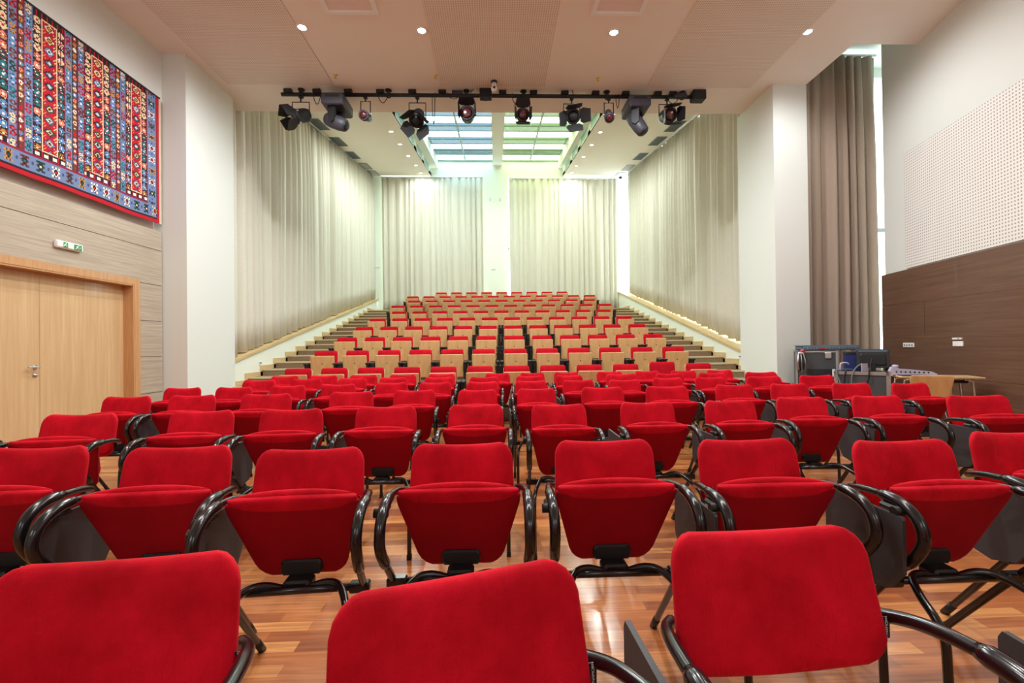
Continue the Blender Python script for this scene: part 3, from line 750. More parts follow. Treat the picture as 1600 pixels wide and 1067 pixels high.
def fresnel(px, py, d, label, doors, lens='lens', sz=1.0, roll=0):
    x = bx_(px); e = empty('stage_lantern', label, 'stage light', (x, RY, ZP), 0, 'lanterns on the lighting bar'); c = Vector((0, 0, atY(px, py, RY).z - ZP))
    yoke(e, .15 * sz, -c.z - .13, 0)
    R = frame_to(d) @ Matrix.Rotation(roll, 3, 'Z')
    MB().lathe([(.06 * sz, -.17 * sz), (.10 * sz, -.15 * sz), (.12 * sz, -.08 * sz), (.12 * sz, .08 * sz), (.135 * sz, .09 * sz), (.135 * sz, .12 * sz), (.11 * sz, .12 * sz)], c, R, 18).build('housing', M['rig'], e)
    MB().lathe([(.108 * sz, .118 * sz), (.06 * sz, .135 * sz), (.01, .142 * sz)], c, R, 18).build('lens', M[lens], e)
    s = MB()
    for k in range(4):
        a = k * pi / 2; q = R @ Vector((cos(a) * .14 * sz, sin(a) * .14 * sz, .08 * sz)) + c; s.lathe([(.014, -.012), (.014, .012)], q, R, 8)
    s.build('clip', M['clip'], e)
    for k, op in enumerate(doors):
        if op is None: continue
        a = k * pi / 2; Tm = (Matrix.Translation(c) @ R.to_4x4() @ Matrix.Rotation(a, 4, 'Z') @ Matrix.Translation((.125 * sz, 0, .125 * sz)) @ Matrix.Rotation(op, 4, 'Y'))
        w0, w1, L = .10 * sz, (.155 if k % 2 else .13) * sz, .2 * sz
        pts = [(-w0, 0), (-w1, .06 * sz), (-w1 * .8, L), (w1 * .8, L), (w1, .06 * sz), (w0, 0)]
        s = MB(); s.add([Tm @ Vector((t, p[0], p[1])) for t in (0, .006) for p in pts], [tuple(range(5, -1, -1)), tuple(range(6, 12))] + [(i, (i + 1) % 6, (i + 1) % 6 + 6, i + 6) for i in range(6)])
        s.build('barn_door', M['rig'], e)
    return e
fresnel(470, 181, (-.75, -.6, -.42), 'black barn-door lantern at the rug end of the lighting bar, aimed sideways', (.25, .2, .25, .2), roll=.4)
fresnel(652, 184, (-.1, -.55, -.75), 'black barn-door lantern with wide open flaps below the blue skylight half', (.75, .7, .75, .7), 'plastic', roll=.5)
fresnel(730, 180, (0, -1, -.12), 'round lantern with a red lens facing out beside the central skylight beam', (.12, .35, .12, .35), roll=0)
fresnel(816, 181, (0, -1, -.25), 'narrow red-lensed lantern just past the central beam, below green skylight', (.2, .9, .2, .5), sz=.9)
fresnel(893, 181, (.1, -.8, -.5), 'barn-door lantern with flaps spread wide, below the green skylight half', (.95, .5, .95, .5), 'plastic', roll=.2)
fresnel(1042, 181, (.12, -.95, -.35), 'boxy black lantern with a red lens at the far end near the window bay', (.3, .2, .3, .25), roll=.15)
def profile(px, py, label, d):
    x = bx_(px); e = empty('small_spotlight', label, 'stage light', (x, RY, ZP), 0, 'small spotlights on the lighting bar'); c = Vector((0, 0, atY(px, py, RY).z - ZP)); R = frame_to(d)
    yoke(e, .085, -c.z - .11, 0, .12)
    MB().lathe([(.03, -.15), (.06, -.14), (.07, -.05), (.08, .0), (.09, .03), (.09, .1), (.075, .1)], c, R, 16).build('housing', M['rigg'], e)
    MB().lathe([(.074, .098), (.03, .112)], c, R, 16).build('lens', M['lens'], e)
    s = MB()
    for a in (.3, 2.8): s.cyl(R @ Vector((cos(a) * .08, sin(a) * .08, .02)) + c, R @ Vector((cos(a) * .125, sin(a) * .125, .02)) + c, .012)
    s.build('knob', M['clip'], e)
profile(571, 182, 'small round spotlight between the moving head and the blue skylight', (-.15, -.9, -.2))
profile(951, 181, 'small grey spotlight between the green skylight and the moving head', (-.05, -.6, -.75))
def moving(px, label, pan, tilt, c_y):
    x = bx_(px); e = empty('moving_head_light', label, 'stage light', (x, RY, ZP), 0, 'moving heads on the lighting bar')
    s = MB(); s.rbox(-.2, .2, -.2, .34, -.27, -.06, .03); s.build('base_box', M['rigg'], e)
    s = MB(); s.box(-.12, .12, -.205, -.195, -.14, -.1); s.build('display_panel', M['plastic'], e)
    s = MB(); s.rbox(-.03, .03, -.03, .03, -.07, -.036, .006); s.build('clamp', M['rig'], e)
    T = Matrix.Rotation(pan, 4, 'Z')
    s = MB()
    for sx in (-1, 1): s.add([T @ Vector(p) for p in [(sx * .12 + t, y, z) for t in (-.03, .03) for (y, z) in ((-.07, -.27), (.07, -.27), (.06, -.52), (.0, -.56), (-.06, -.52))]], [tuple(range(4, -1, -1)), tuple(range(5, 10))] + [(i, (i + 1) % 5, (i + 1) % 5 + 5, i + 5) for i in range(5)])
    s.add([T @ Vector(p) for p in [(x_, y_, z_) for z_ in (-.3, -.26) for y_ in (-.07, .07) for x_ in (-.15, .15)]], [(0, 2, 3, 1), (4, 5, 7, 6), (0, 1, 5, 4), (2, 6, 7, 3), (0, 4, 6, 2), (1, 3, 7, 5)])
    s.build('arm', M['rig'], e)
    Tt = T @ Matrix.Translation((0, 0, -.5)) @ Matrix.Rotation(tilt, 4, 'X')
    MB().lathe([(.07, -.22), (.11, -.2), (.125, -.1), (.125, .08), (.11, .2), (.085, .23)], Tt.translation, Tt.to_3x3(), 14).build('head', M['rigg'], e)
    MB().lathe([(.078, .225), (.05, .24), (.01, .243)], Tt.translation, Tt.to_3x3(), 14).build('lens', M['plastic'], e)
    return e
moving(525, 'black moving-head light with its head turned sideways near the rug end of the bar', radians(72), radians(115), 0)
moving(995, 'black moving-head light with its head tipped down beyond the green skylight', radians(60), radians(148), 0)
# ------------------------------------------------------------------ padded panel helper
def pad(P, hw, nrm, t, conc=0.0, nu=22, nv=14, pinch=.22, ear=0.0, edge=None):
    """closed cushion: P(v)-> centre point, hw(v)-> half width, nrm = unit normal (front), t = half thickness"""
    mb = MB(); v = []; nrm = Vector(nrm)
    us = [sin(pi / 2 * (2 * i / nu - 1)) for i in range(nu + 1)]; vs = [.5 + .5 * sin(pi / 2 * (2 * j / nv - 1)) for j in range(nv + 1)]
    for side in (1, -1):
        for w in vs:
            for u in us:
                x = u * hw(w); q = P(w); ed = max(abs(u) ** 6, abs(2 * w - 1) ** 8); th = t * (pinch + (1 - pinch) * sqrt(max(0, 1 - ed)))
                p = Vector((x, q[0], q[1] + ear * (u * u) * (w ** 4) * (1 if ear else 0))) + nrm * (th * side) + Vector((0, -conc * x * x, 0))
                if edge: p = p + Vector(edge(u, w))
                v.append(p)
    R = nu + 1; o = R * (nv + 1); f = []
    for j in range(nv):
        for i in range(nu):
            a = j * R + i; f.append((a, a + 1, a + R + 1, a + R)); f.append((o + a + R, o + a + R + 1, o + a + 1, o + a))
    for i in range(nu):
        f.append((i, o + i, o + i + 1, i + 1)); k = nv * R + i; f.append((k, k + 1, o + k + 1, o + k))
    for j in range(nv):
        a = j * R; f.append((a, a + R, o + a + R, o + a)); a = j * R + nu; f.append((a, o + a, o + a + R, a + R))
    mb.add(v, f, True); return mb
def rounded_hw(w0, w1, r0, r1, L):
    def hw(v):
        b = w0 + (w1 - w0) * v; s = v * L
        if s < r0: b -= r0 - sqrt(max(0, r0 * r0 - (r0 - s) ** 2))
        if s > L - r1: b -= r1 - sqrt(max(0, r1 * r1 - (s - L + r1) ** 2))
        return b
    return hw
# ------------------------------------------------------------------ loose chairs with writing tablets
TOPZ = .836
def seat_up(root):
    # tipped-up seat: shell faces forward, cushion nose rolls over its top edge
    p0, p1 = Vector((-.085, .395)), Vector((-.19, .695)); L = (p1 - p0).length
    nn = Vector((0, -.944, -.33))
    def hs(v):
        s = v * L; b = .158 + .078 * min(1, v / .92)
        if s < .06: b -= .055 * (1 - sqrt(max(0, 1 - (1 - s / .06) ** 2)))
        return b
    st = pad(lambda v: (p0[0] + (p1[0] - p0[0]) * v, p0[1] + (p1[1] - p0[1]) * v), hs, nn, .014, .25, pinch=.5, edge=lambda u, w: (0, 0, .014 * (1 - u * u) * w ** 3)).build('seat', M['velvetshade'], root)
    c0 = p0 + Vector((.025, .06)); c1 = p1 + Vector((-.002, .018))
    nose = MB(); N = 20; ring = []
    for i in range(N + 1):
        u = -1 + 2 * i / N; x = .238 * u; k = sqrt(max(.03, 1 - abs(u) ** 5)); zc = .698 + .014 * (1 - u * u); yc = -.185 - .25 * x * x
        for j in range(12):
            a = 2 * pi * j / 12; ring.append((x, yc + .026 * k * cos(a) + .012 * (1 - cos(a)), zc + .021 * k * sin(a)))
    f = [(i * 12 + j, i * 12 + (j + 1) % 12, (i + 1) * 12 + (j + 1) % 12, (i + 1) * 12 + j) for i in range(N) for j in range(12)]
    f += [tuple(range(11, -1, -1)), tuple(N * 12 + j for j in range(12))]
    nose.add(ring, f, True)
    nose.build('seat_cushion', M['velvet'], st)
    pc = pad(lambda v: (c0[0] + (c1[0] - c0[0]) * v, c0[1] + (c1[1] - c0[1]) * v), lambda v: hs(v) * .97, nn, .022, .25)
    pc.build('seat_cushion', M['velvet'], st)
def seat_down(root):
    up = Vector((0, .06, 1)).normalized()
    def hs(v):
        b = .16 + .078 * min(1, v / .9); s = v * .36
        if s < .06: b -= .055 * (1 - sqrt(max(0, 1 - (1 - s / .06) ** 2)))
        return b
    st = pad(lambda v: (-.075 - .36 * v, .415 + .02 * v), hs, up, .014, 0, pinch=.5).build('seat', M['velvetshade'], root)
    pad(lambda v: (-.085 - .36 * v, .448 + .022 * v), lambda v: hs(v) * .98, up, .026, 0).build('seat_cushion', M['velvet'], st)
def make_chair(tablet=True, down=False):
    root = empty('tablet_chair', 'prototype', 'chair')
    n = Vector((0, -.29, -.062)).normalized()
    n = Vector((0, -.975, .21)).normalized()
    bk = pad(lambda v: (-.028 + .058 * v, .583 + .244 * v), rounded_hw(.222, .212, .06, .05, .25), n, .024, .75, ear=.012, edge=lambda u, w: (0, 0, -.026 * (1 - u * u) * (1 - w) ** 3)).build('backrest', M['velvet'], root)
    tg = MB().box(.214, .233, -.0505, -.048, .628, .672).build('care_tag', M['plastic'], bk)
    if down:
        cu = bpy.data.curves.new('tag_lettering', 'FONT'); cu.body = 'DYNAMOBEL'; cu.size = .0085; cu.extrude = .0002; cu.align_x = 'CENTER'
        cu.materials.append(M['paper']); t0 = bpy.data.objects.new('t', cu); COL.objects.link(t0); bpy.context.view_layer.update()
        me = bpy.data.meshes.new_from_object(t0.evaluated_get(bpy.context.evaluated_depsgraph_get())); bpy.data.objects.remove(t0)
        to = bpy.data.objects.new('tag_lettering', me); COL.objects.link(to); to.parent = bk
        to.location = (.2285, -.0509, .65); to.rotation_euler = (pi / 2, -pi / 2, 0)
    if down: seat_down(root)
    else: seat_up(root)
    mc = MB(); mc.rbox(-.076, .076, -.135, -.095, .405, .46, .01); mc.rbox(-.052, .052, -.19, -.12, .37, .41, .012) if not down else mc.rbox(-.06, .06, -.19, -.1, .37, .405, .012)
    mc.build('tilt_mechanism', M['plastic'], root)
    for s in (-1, 1):
        path = spline([(s * .205, .012, .652), (s * .232, -.03, .664), (s * .252, -.1, .684), (s * .262, -.19, .694), (s * .262, -.275, .688), (s * .262, -.335, .656), (s * .262, -.358, .603), (s * .262, -.343, .553), (s * .258, -.30, .497), (s * .252, -.20, .384), (s * .248, -.05, .19), (s * .245, .095, .0)], 5)
        fr = MB().tube(path, .0135, 10).build('arm_frame', M['black'], root)
        arm = [path[i] for i in range(15, 42)]
        MB().tube(arm, [.014] + [.0195] * (len(arm) - 2) + [.014], 12).build('armrest_sleeve', M['sleeve'], fr)
        MB().tube([path[-3] + Vector((0, 0, -.0)), path[-1]], .0155, 10).build('foot_cap', M['plastic'], fr)
        fl = MB().tube(spline([(s * .045, -.185, .385), (s * .11, -.19, .402), (s * .165, -.215, .40), (s * .205, -.285, .375), (s * .228, -.36, .345), (s * .235, -.395, .30), (s * .236, -.403, .22), (s * .236, -.408, .1), (s * .236, -.41, .0)], 5), .0135, 10).build('leg', M['black'], root)
        MB().box(s * .236 - .014, s * .236 + .014, -.424, -.396, 0, .03).build('foot_cap', M['plastic'], fl)
    cb = MB(); cb.cyl((-.262, -.205, .388), (.262, -.205, .388), .0135); cb.rbox(-.275, -.2, -.222, -.188, .37, .406, .006); cb.rbox(.2, .275, -.222, -.188, .37, .406, .006)
    cb.build('crossbar', M['black'], root)
    if tablet:
        o = [(-.315, .655), (.02, .655), (.028, .64), (.028, .46), (-.02, .40), (-.18, .37), (-.27, .40), (-.322, .47), (-.322, .645)]
        t = MB().poly(o, 0, -.302, -.289).build('writing_tablet', M['board'], root)
    h = MB(); h.rbox(-.287, -.255, -.3, -.21, .652, .676, .008); h.cyl((-.3, -.285, .664), (-.25, -.285, .664), .016); h.build('tablet_hinge', M['plastic'], root)
    return root
F = 711.
rows = [
 [(20, 394, 866), (525, 905, 892), (1016, 1348, 822)],
 [(-22, 160, 697), (205, 375, 696), (403, 580, 699), (644, 803, 691), (862, 1017, 686), (1077, 1238, 684.5), (1312, 1478, 686), (1480, 1672, 673)],
 [(-110, 8, 647), (77, 192, 646), (270, 374, 641), (407, 513, 638.5), (557, 655, 634), (696, 792, 631.5), (824, 919, 631), (959, 1056, 627.5), (1087, 1183, 625), (1197, 1295, 620), (1313, 1412, 617.5), (1461, 1575, 617)],
 [(165, 244, 619), (265, 346, 617), (385, 456, 615), (515, 588, 611.5), (614, 684, 609), (712, 781, 608.5), (803, 872, 606.5), (905, 974, 604.5), (1004, 1075, 603), (1107, 1180, 600.5), (1193, 1264, 599), (1285, 1364, 598), (1380, 1450, 598)],
 [(257, 322, 605.5), (337, 401, 604.5), (423, 482, 602), (502, 560, 600), (586, 640, 597.5), (652, 709, 597), (726, 782, 596), (801, 857, 594.5), (874, 931, 593.5), (946, 1002, 593), (1014, 1068, 590), (1079, 1134, 589), (1162, 1219, 587.5), (1244, 1300, 586)],
 [(383, 432, 593.5), (457, 505, 591.5), (527, 576, 590.5), (591, 640, 589.5), (663, 711, 589), (732, 781, 588.5), (803, 851, 587), (865, 912, 586), (946, 993, 584), (1021, 1067, 583), (1086, 1135, 582), (1162, 1211, 581)],
 [(424, 467, 587), (485, 528, 585), (548, 589, 584), (610, 650, 583.5), (670, 711, 583.3), (757, 798, 582), (811, 852, 581), (864, 905, 580), (932, 972, 579), (991, 1031, 577.5), (1047, 1088, 576), (1102, 1146, 575)],
]
NOTAB = {(1, 3), (1, 4), (2, 5), (2, 6)}
yaw_row0 = {0: 7, 1: 17, 2: 3}
protoT = None; protoN = None; protoD = None
chairs = []
rowname = ['the front row of loose chairs', 'the second row of loose chairs', 'the third row of loose chairs', 'the fourth row of loose chairs', 'the fifth row of loose chairs', 'the sixth row of loose chairs', 'the last row of loose chairs']
def chair(kind, x, y, yaw, label, group):
    global protoT, protoN, protoD
    if kind == 2:
        if protoD is None: protoD = make_chair(True, True); c = protoD
        else: c = copy_tree(protoD)
    elif kind:
        if protoT is None: protoT = make_chair(True); c = protoT
        else: c = copy_tree(protoT)
    else:
        if protoN is None: protoN = make_chair(False); c = protoN
        else: c = copy_tree(protoN)
    c.location = (x, y, 0); c.rotation_euler = (0, 0, yaw); c['label'] = label; c['group'] = group
    return c
for r, L in enumerate(rows):
    cen = []
    for l, rr_, t in L:
        d = atZ((l + rr_) / 2, t, TOPZ); wpx = (rr_ - l) * d.y / F; cen.append((d, wpx, (l + rr_) / 2))
    mid = sorted(w for d, w, c in cen if abs(c - 775) < 260) or [.42]
    wref = mid[len(mid) // 2]
    gaps = sorted((b[2] - a[2]) * (a[0].y + b[0].y) / 2 / F for a, b in zip(cen, cen[1:]))
    for i, (d, w, cx) in enumerate(cen):
        near = min([abs(cx - q[2]) * (d.y + q[0].y) / 2 / F for j, q in enumerate(cen) if j != i])
        sx_ = 1 if r < 1 else max(.95 if r == 1 else .82, min(1, near / .65))
        tt = (cx - 775.5) / F
        if r == 0: yaw = radians(yaw_row0[i])
        else:
            ratio = w / wref; best = 0
            for a in range(0, 13):
                if abs(cos(radians(a)) + abs(tt) * sin(radians(a)) - ratio) < abs(cos(radians(best)) + abs(tt) * sin(radians(best)) - ratio): best = a
            if abs(tt) < .3: best = 0
            best = min(best, 4)
            yaw = radians(best) * (-1 if tt > 0 else 1)
        x = d.x + sin(yaw) * .03; y = d.y - cos(yaw) * .03
        tab = 2 if r == 0 else (r, i) not in NOTAB
        if r == 6 and y > 6.5: y = 6.5; x = atY(cx, 590, y).x
        chair(tab, x, y, yaw, 'red tablet chair in %s, %s from the double doors' % (rowname[r], ORD[i + 1]), 'loose chairs, row %d' % (r + 1)).scale = (sx_, 1, 1)
# a chair whose tablet edge just enters the picture beside the front row
chair(2, 1.305, .85, radians(-2), 'chair at the picture edge beside the front row, only its dark tablet showing', 'loose chairs, row 1')
# ------------------------------------------------------------------ fixed seats on the raked tiers
def make_seat(down=False):
    root = empty('tip_up_seat', 'prototype', 'theatre seat')
    n = Vector((0, -.98, .17)).normalized()
    bk = pad(lambda v: (-.035 + .075 * v, .46 + .445 * v), rounded_hw(.21, .205, .03, .03, .45), n, .028, .1, 12, 8).build('backrest', M['hallred'], root)
    sh = pad(lambda v: (.008 + .075 * v, .42 + .475 * v), rounded_hw(.213, .21, .03, .03, .48), n, .008, .1, 8, 6).build('back_shell', M['seatply'], bk)
    if not down:
        st = MB(); T = Matrix.Translation((0, -.125, .41)) @ Matrix.Rotation(radians(4), 4, 'X')
        st.rbox(-.212, .212, -.02, .0, 0, .41, .012, T)
        s = st.build('seat', M['seatply'], root)
        MB().lathe([(.011, 0), (.011, .006)], T @ Vector((0, -.018, .27)), Matrix.Rotation(pi / 2, 3, 'X'), 10).build('bolt', M['bolt'], s)
        pad(lambda v: (-.098 - .02 * v, .44 + .355 * v), rounded_hw(.2, .2, .03, .03, .36), Vector((0, -1, -.05)).normalized(), .026, 0, 10, 6).build('seat_cushion', M['hallred'], s)
    else:
        st = MB(); st.rbox(-.212, .212, -.52, -.1, .41, .43, .006); s = st.build('seat', M['seatply'], root)
        pad(lambda v: (-.11 - .4 * v, .455), rounded_hw(.2, .2, .03, .03, .4), Vector((0, 0, 1)), .026, 0, 10, 6).build('seat_cushion', M['hallred'], s)
    for sx in (-1, 1):
        x = sx * .252
        sp = MB().poly([(-.15, 0), (.12, 0), (.12, .66), (-.26, .66), (-.26, .60), (-.2, .42)], 0, x - .022, x + .022)
        a = sp.build('side_support', M['rig'], root)
        MB().rbox(x - .03, x + .03, -.3, .1, .66, .69, .008).build('armrest', M['plastic'], a)
        MB().box(x - .026, x + .026, -.2, .12, 0, .012).build('floor_plate', M['rig'], a)
    return root
fixed = [((466, 1090), 12), ((510, 1051), 12), ((543, 1020), 12), ((570, 995), 12), ((591, 975), 12), ((624.5, 943.3), 11), ((622.5, 945.5), 12), ((648, 921), 11), ((646, 922), 12), ((690.5, 879), 9)]
ps = make_seat(); pd = None; first = True
for k, ((c0, c1), n) in enumerate(fixed):
    Y = rowY(k + 1)
    for i in range(n):
        px = c0 + (c1 - c0) * i / (n - 1); x = atY(px, 533, Y).x
        lab = 'theatre seat in raked row %s from the bottom, %s from the rug-side aisle' % (ORD[k + 1], ORD[i + 1])
        if k == 0 and i == n - 2:
            s = make_seat(True); lab = 'bottom raked row seat left folded down, its whole red backrest showing'
        elif first: s = ps; first = False
        else: s = copy_tree(ps)
        s.location = (x, Y - .04, k * DZ + (.03 if (k == 0 and i == n - 2) else 0)); s['label'] = lab; s['group'] = 'raked seats, row %d' % (k + 1)
# ------------------------------------------------------------------ equipment corner
# rack case
RKY = 7.25
a, b = atY(1242, 548, RKY), atY(1305, 548, RKY)
wz = .58; zt_ = a.z
e = empty('rack_case', 'tall grey equipment flight case with silver edges beside the white pillar', 'flight case', ((a.x + b.x) / 2 + .02, RKY, 0), radians(-31))
D = .55; hw_ = wz / 2
MB().rbox(-hw_ + .01, hw_ - .01, 0.01, D, .1, zt_ - .01, .006).build('body', M['case'], e)
s = MB()
for x in (-hw_, hw_ - .03):
    s.box(x, x + .03, -.004, .03, .1, zt_); s.box(x, x + .03, D - .02, D + .01, .1, zt_)
for z in (.1, zt_ - .03): s.box(-hw_, hw_, -.004, .02, z, z + .025)
s.box(-hw_, -hw_ + .03, 0, D, zt_ - .025, zt_ + .002); s.box(hw_ - .03, hw_, 0, D, zt_ - .025, zt_ + .002); s.box(-hw_, hw_, D - .03, D, zt_ - .025, zt_ + .002)
s.build('edge_profile', M['alu'], e)
MB().box(-hw_ * .45, hw_ * .8, -.008, .011, .3, zt_ - .3).build('recessed_panel', M['screen'], e)
for x in (-hw_ * .72, hw_ * .55): MB().rbox(x - .045, x + .045, -.018, .0, zt_ - .13, zt_ - .03, .01).build('latch', M['metal'], e)
MB().rbox(hw_ * .72, hw_ * .86, -.014, .0, zt_ - .42, zt_ - .3, .004).build('label_plate', M['paper'], e)
for x in (-hw_ + .08, hw_ - .08):
    for y in (.08, D - .08): MB().cyl((x - .02, y, .05), (x + .02, y, .05), .05).build('caster', M['plastic'], e)
loc = e.location.copy()
g = empty('cable_bundle', 'bundle of dark cables and tools hung on the front corner of the rack case', 'tools', (loc.x - hw_ * .76, loc.y + .06, zt_ - .18))
for q in range(5): MB().tube(spline([(.02 * q - .05, -.02, .12), (.03 * q - .08, -.05, .0), (.025 * q - .06, -.04, -.13 - .02 * (q % 3))], 5), .012, 6).build('cable', M['plastic'] if q % 2 else M['metal'], g)
MB().lathe([(.03, -.02), (.035, 0), (.02, .03)], (.01, -.03, .17), None, 10).build('knob', M['redk'], g)
e = empty('mixing_desk', 'low blue-grey sound mixer lying on top of the rack case', 'mixer', (loc.x + .2, loc.y - .08, zt_ + .003), radians(-20))
T = Matrix.Rotation(radians(5), 4, 'X')
MB().rbox(-.4, .38, 0, .48, .0, .065, .012).build('body', M['mixer'], e)
MB().rbox(-.41, .39, .02, .5, .065, .08, .006).build('lid', M['blue'] if False else M['mixer'], e)
s = MB()
for q in range(16): s.cyl((-.34 + q * .044, -.004, .035), (-.34 + q * .044, -.02, .035), .009, None, 8)
s.build('connector', M['metal'], e)
for q, x in enumerate((-.16, -.12)): MB().cyl((x, -.004, .035), (x, -.03, .035), .016, None, 10).build('knob', M['redk'], e)
# low desk case with screen and clutter
DKY = 6.95
DA, DB = atY(1303, 578, 6.75), atY(1392, 587, 6.25); dz_ = .78; wd = hypot(DB.x - DA.x, DB.y - DA.y); DR = math.atan2(DB.y - DA.y, DB.x - DA.x); a = DA; DKY = 6.75
e = empty('desk_case', 'low grey flight-case desk with silver edges carrying the computer screen', 'flight case', (a.x, DKY, 0), DR)
MB().rbox(.01, wd - .01, 0.01, .5, .1, dz_ - .01, .006).build('body', M['case'], e)
s = MB()
for x in (0, wd - .05): s.box(x, x + .05, -.006, .04, .06, dz_)
s.box(0, wd, -.006, .03, dz_ - .045, dz_ + .002); s.box(0, wd, -.006, .03, .36, .40); s.box(0, .04, 0, .5, dz_ - .03, dz_ + .002); s.box(wd - .04, wd, 0, .5, dz_ - .03, dz_ + .002); s.box(0, wd, .47, .5, dz_ - .03, dz_ + .002)
s.build('edge_profile', M['alu'], e)
for q, x in enumerate((.1, wd - .1)): MB().cyl((x - .02, .3, .05), (x + .02, .3, .05), .05).build('caster', M['plastic'], e)
MT = Matrix.Translation((a.x, DKY, dz_)) @ Matrix.Rotation(DR, 4, 'Z')
def ond(x, y, z=.003): return MT @ Vector((x, y, z))
k = wd / .9
e = empty('computer_monitor', 'black flat screen seen from behind on the low desk case', 'monitor', ond(.60 * k, .2), radians(-30)); e.scale = (.78, .78, .86)
T = Matrix.Rotation(radians(-6), 4, 'X')
MB().rbox(-.25, .25, 0, .035, .06, .38, .012, T).build('screen', M['screen'], e)
MB().rbox(-.2, .2, -.022, .003, .1, .3, .02, T).build('rear_cover', M['plastic'], e)
MB().box(-.22, .22, -.004, .004, .335, .365, T).build('vent_strip', M['mixer'], e)
MB().rbox(-.035, .035, -.03, .0, .0, .16, .008).build('neck', M['plastic'], e)
MB().rbox(-.12, .12, -.09, .1, .0, .014, .006).build('base', M['plastic'], e)
e = empty('blue_storage_box', 'dark navy covered box standing behind the cables on the desk case', 'box', ond(.24 * k, .36), radians(-30)); e.scale = (.62, .5, .9)
MB().rbox(-.17, .2, 0, .25, 0, .3, .02).build('body', M['blue'], e); MB().rbox(-.18, .21, -.01, .26, .27, .32, .012).build('lid', M['screen'], e)
e = empty('desk_gadget', 'small grey gadget with a bent handle on the desk case before the navy box', 'gadget', ond(.16 * k, .1), 0)
MB().rbox(-.1, .1, -.05, .05, 0, .03, .008).build('base', M['mixer'], e); MB().tube(spline([(-.07, 0, .03), (-.06, 0, .11), (.02, 0, .12), (.06, 0, .1)], 5), .013, 8).build('handle', M['lilac'], e)
e = empty('paper_card', 'pale grey card propped beneath the black monitor', 'card', ond(.5 * k, .03), 0)
MB().box(-.045, .045, 0, .012, 0, .12).build('sheet', M['lilac'], e)
e = empty('telephone', 'low black telephone lying beyond the monitor on the desk case', 'telephone', ond(.86 * k, .38), DR); e.scale = (.8, .8, .9)
MB().rbox(-.1, .1, -.08, .08, 0, .06, .015).build('body', M['plastic'], e); MB().tube(spline([(-.09, .05, .06), (-.06, .05, .095), (.06, .05, .095), (.09, .05, .06)], 5), .016, 8).build('receiver', M['screen'], e)
for q, pts in enumerate(([(.25 * k, .05, .02), (.2 * k, -.02, .0), (.18 * k, -.03, -.2), (.2 * k, -.03, -.4)], [(.45 * k, .04, .12), (.36 * k, -.01, .05), (.3 * k, -.03, -.1), (.3 * k, -.03, -.45)], [(.62 * k, .02, .2), (.58 * k, -.03, .0), (.56 * k, -.03, -.12), (.45 * k, -.03, -.3)], [(.05 * k, -.012, .03), (.06 * k, -.04, -.03), (.12 * k, -.05, -.2), (.1 * k, -.05, -.35)])):
    c = MB().tube([MT @ p for p in spline(pts, 8)], .009, 6).build('computer_cable', M['vent'] if q % 2 else M['plastic'])
    tag(c, 'loose cable drooping over the front of the desk case, %s from the rack case' % ORD[q + 1], 'cable', 'cables over the desk case')
# lilac holed bracket
p = atY(1424, 577, 5.95)
e = empty('perforated_bracket', 'lilac plastic bar with a row of dark holes on the wooden table', 'device', (p.x, 5.93, .768), radians(-25)); e.scale = (.78, .8, .85)
MB().poly([(-.3, 0), (.28, 0), (.32, .02), (.24, .06), (.0, .085), (-.2, .1), (-.24, .13), (-.3, .12), (-.33, .06)], 1, -.05, .06).build('body', M['lilac'], e)
s = MB()
for q in range(8): s.cyl((-.24 + q * .062, -.05, .05 - q * .001), (-.24 + q * .062, -.054, .05 - q * .001), .013, None, 10)
s.build('hole', M['plastic'], e)
MB().lathe([(.05, 0), (.05, .02), (.03, .035)], (-.24, 0, .125), None, 14).build('cap', M['lilac'], e)
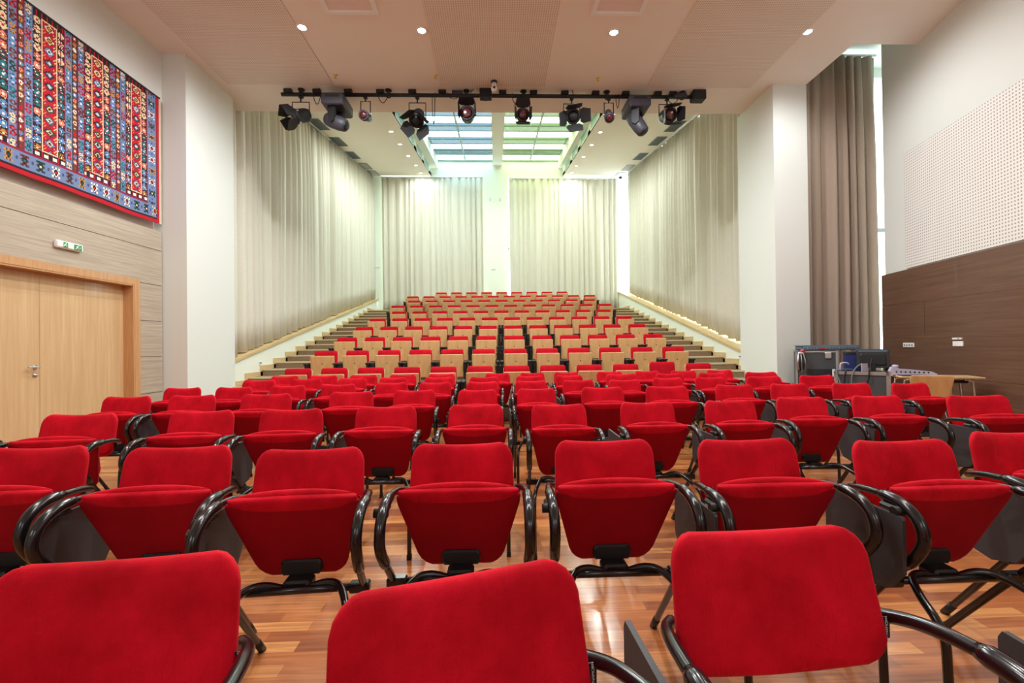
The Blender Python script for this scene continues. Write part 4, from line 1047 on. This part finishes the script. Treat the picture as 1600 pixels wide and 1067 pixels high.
# wooden table with chrome frame
TZ = .765
A = Vector((atY(1408, 585, 5.8).x, 5.8, 0)); B = Vector((atY(1540, 590, 5.45).x, 5.45, 0))
tw = (B - A).length; tr = math.atan2(B.y - A.y, B.x - A.x)
e = empty('side_table', 'wood-topped table with bright chrome legs against the dark panelled wall', 'table', (A.x, A.y, 0), tr)
MB().rbox(0, tw, -.02, .40, TZ - .026, TZ, .01).build('tabletop', M['beech'], e)
for x in (.06, tw - .12):
    MB().tube(spline([(x - .1 if x < .3 else x + .06, .04, 0), (x - .02 if x < .3 else x + .02, .03, TZ - .12), (x, .03, TZ - .05), (x + .07 if x < .3 else x - .07, .03, TZ - .04)], 6), .016, 10).build('leg', M['chrome'], e)
    MB().tube(spline([(x - .1 if x < .3 else x + .06, .34, 0), (x - .02 if x < .3 else x + .02, .35, TZ - .12), (x, .35, TZ - .05), (x + .07 if x < .3 else x - .07, .35, TZ - .04)], 6), .016, 10).build('leg', M['chrome'], e)
MB().cyl((tw * .45, .03, TZ - .06), (tw - .16, .03, TZ - .06), .02).build('rail', M['plastic'], e)
MB().rbox(.01, .3, -.01, .16, TZ + .001, TZ + .014, .004).build('desk_pad', M['board'], e)
# plywood chair
q = atY(1440, 600, 5.35)
e = empty('plywood_chair', 'chair with a pale plywood back and chrome tube frame before the side table', 'chair', (q.x, 5.35, 0), radians(158))
pad(lambda v: (.18 + .05 * v, .56 + .265 * v), rounded_hw(.18, .21, .02, .03, .265), Vector((0, -.98, .16)).normalized(), .007, -.4, 12, 6, .6).build('backrest', M['seatply'], e)
pad(lambda v: (-.24 + .42 * v, .44), rounded_hw(.2, .19, .06, .03, .42), Vector((0, 0, 1)), .008, 0, 12, 6, .6).build('seat', M['seatply'], e)
for s_ in (-1, 1):
    MB().tube(spline([(s_ * .2, -.22, 0), (s_ * .19, -.2, .4), (s_ * .185, -.14, .43), (s_ * .185, .1, .43), (s_ * .19, .18, .47), (s_ * .19, .225, .80)], 6), .011, 8).build('frame', M['chrome'], e)
    MB().tube([(s_ * .185, .05, .43), (s_ * .2, .24, 0)], .011, 8).build('leg', M['chrome'], e)
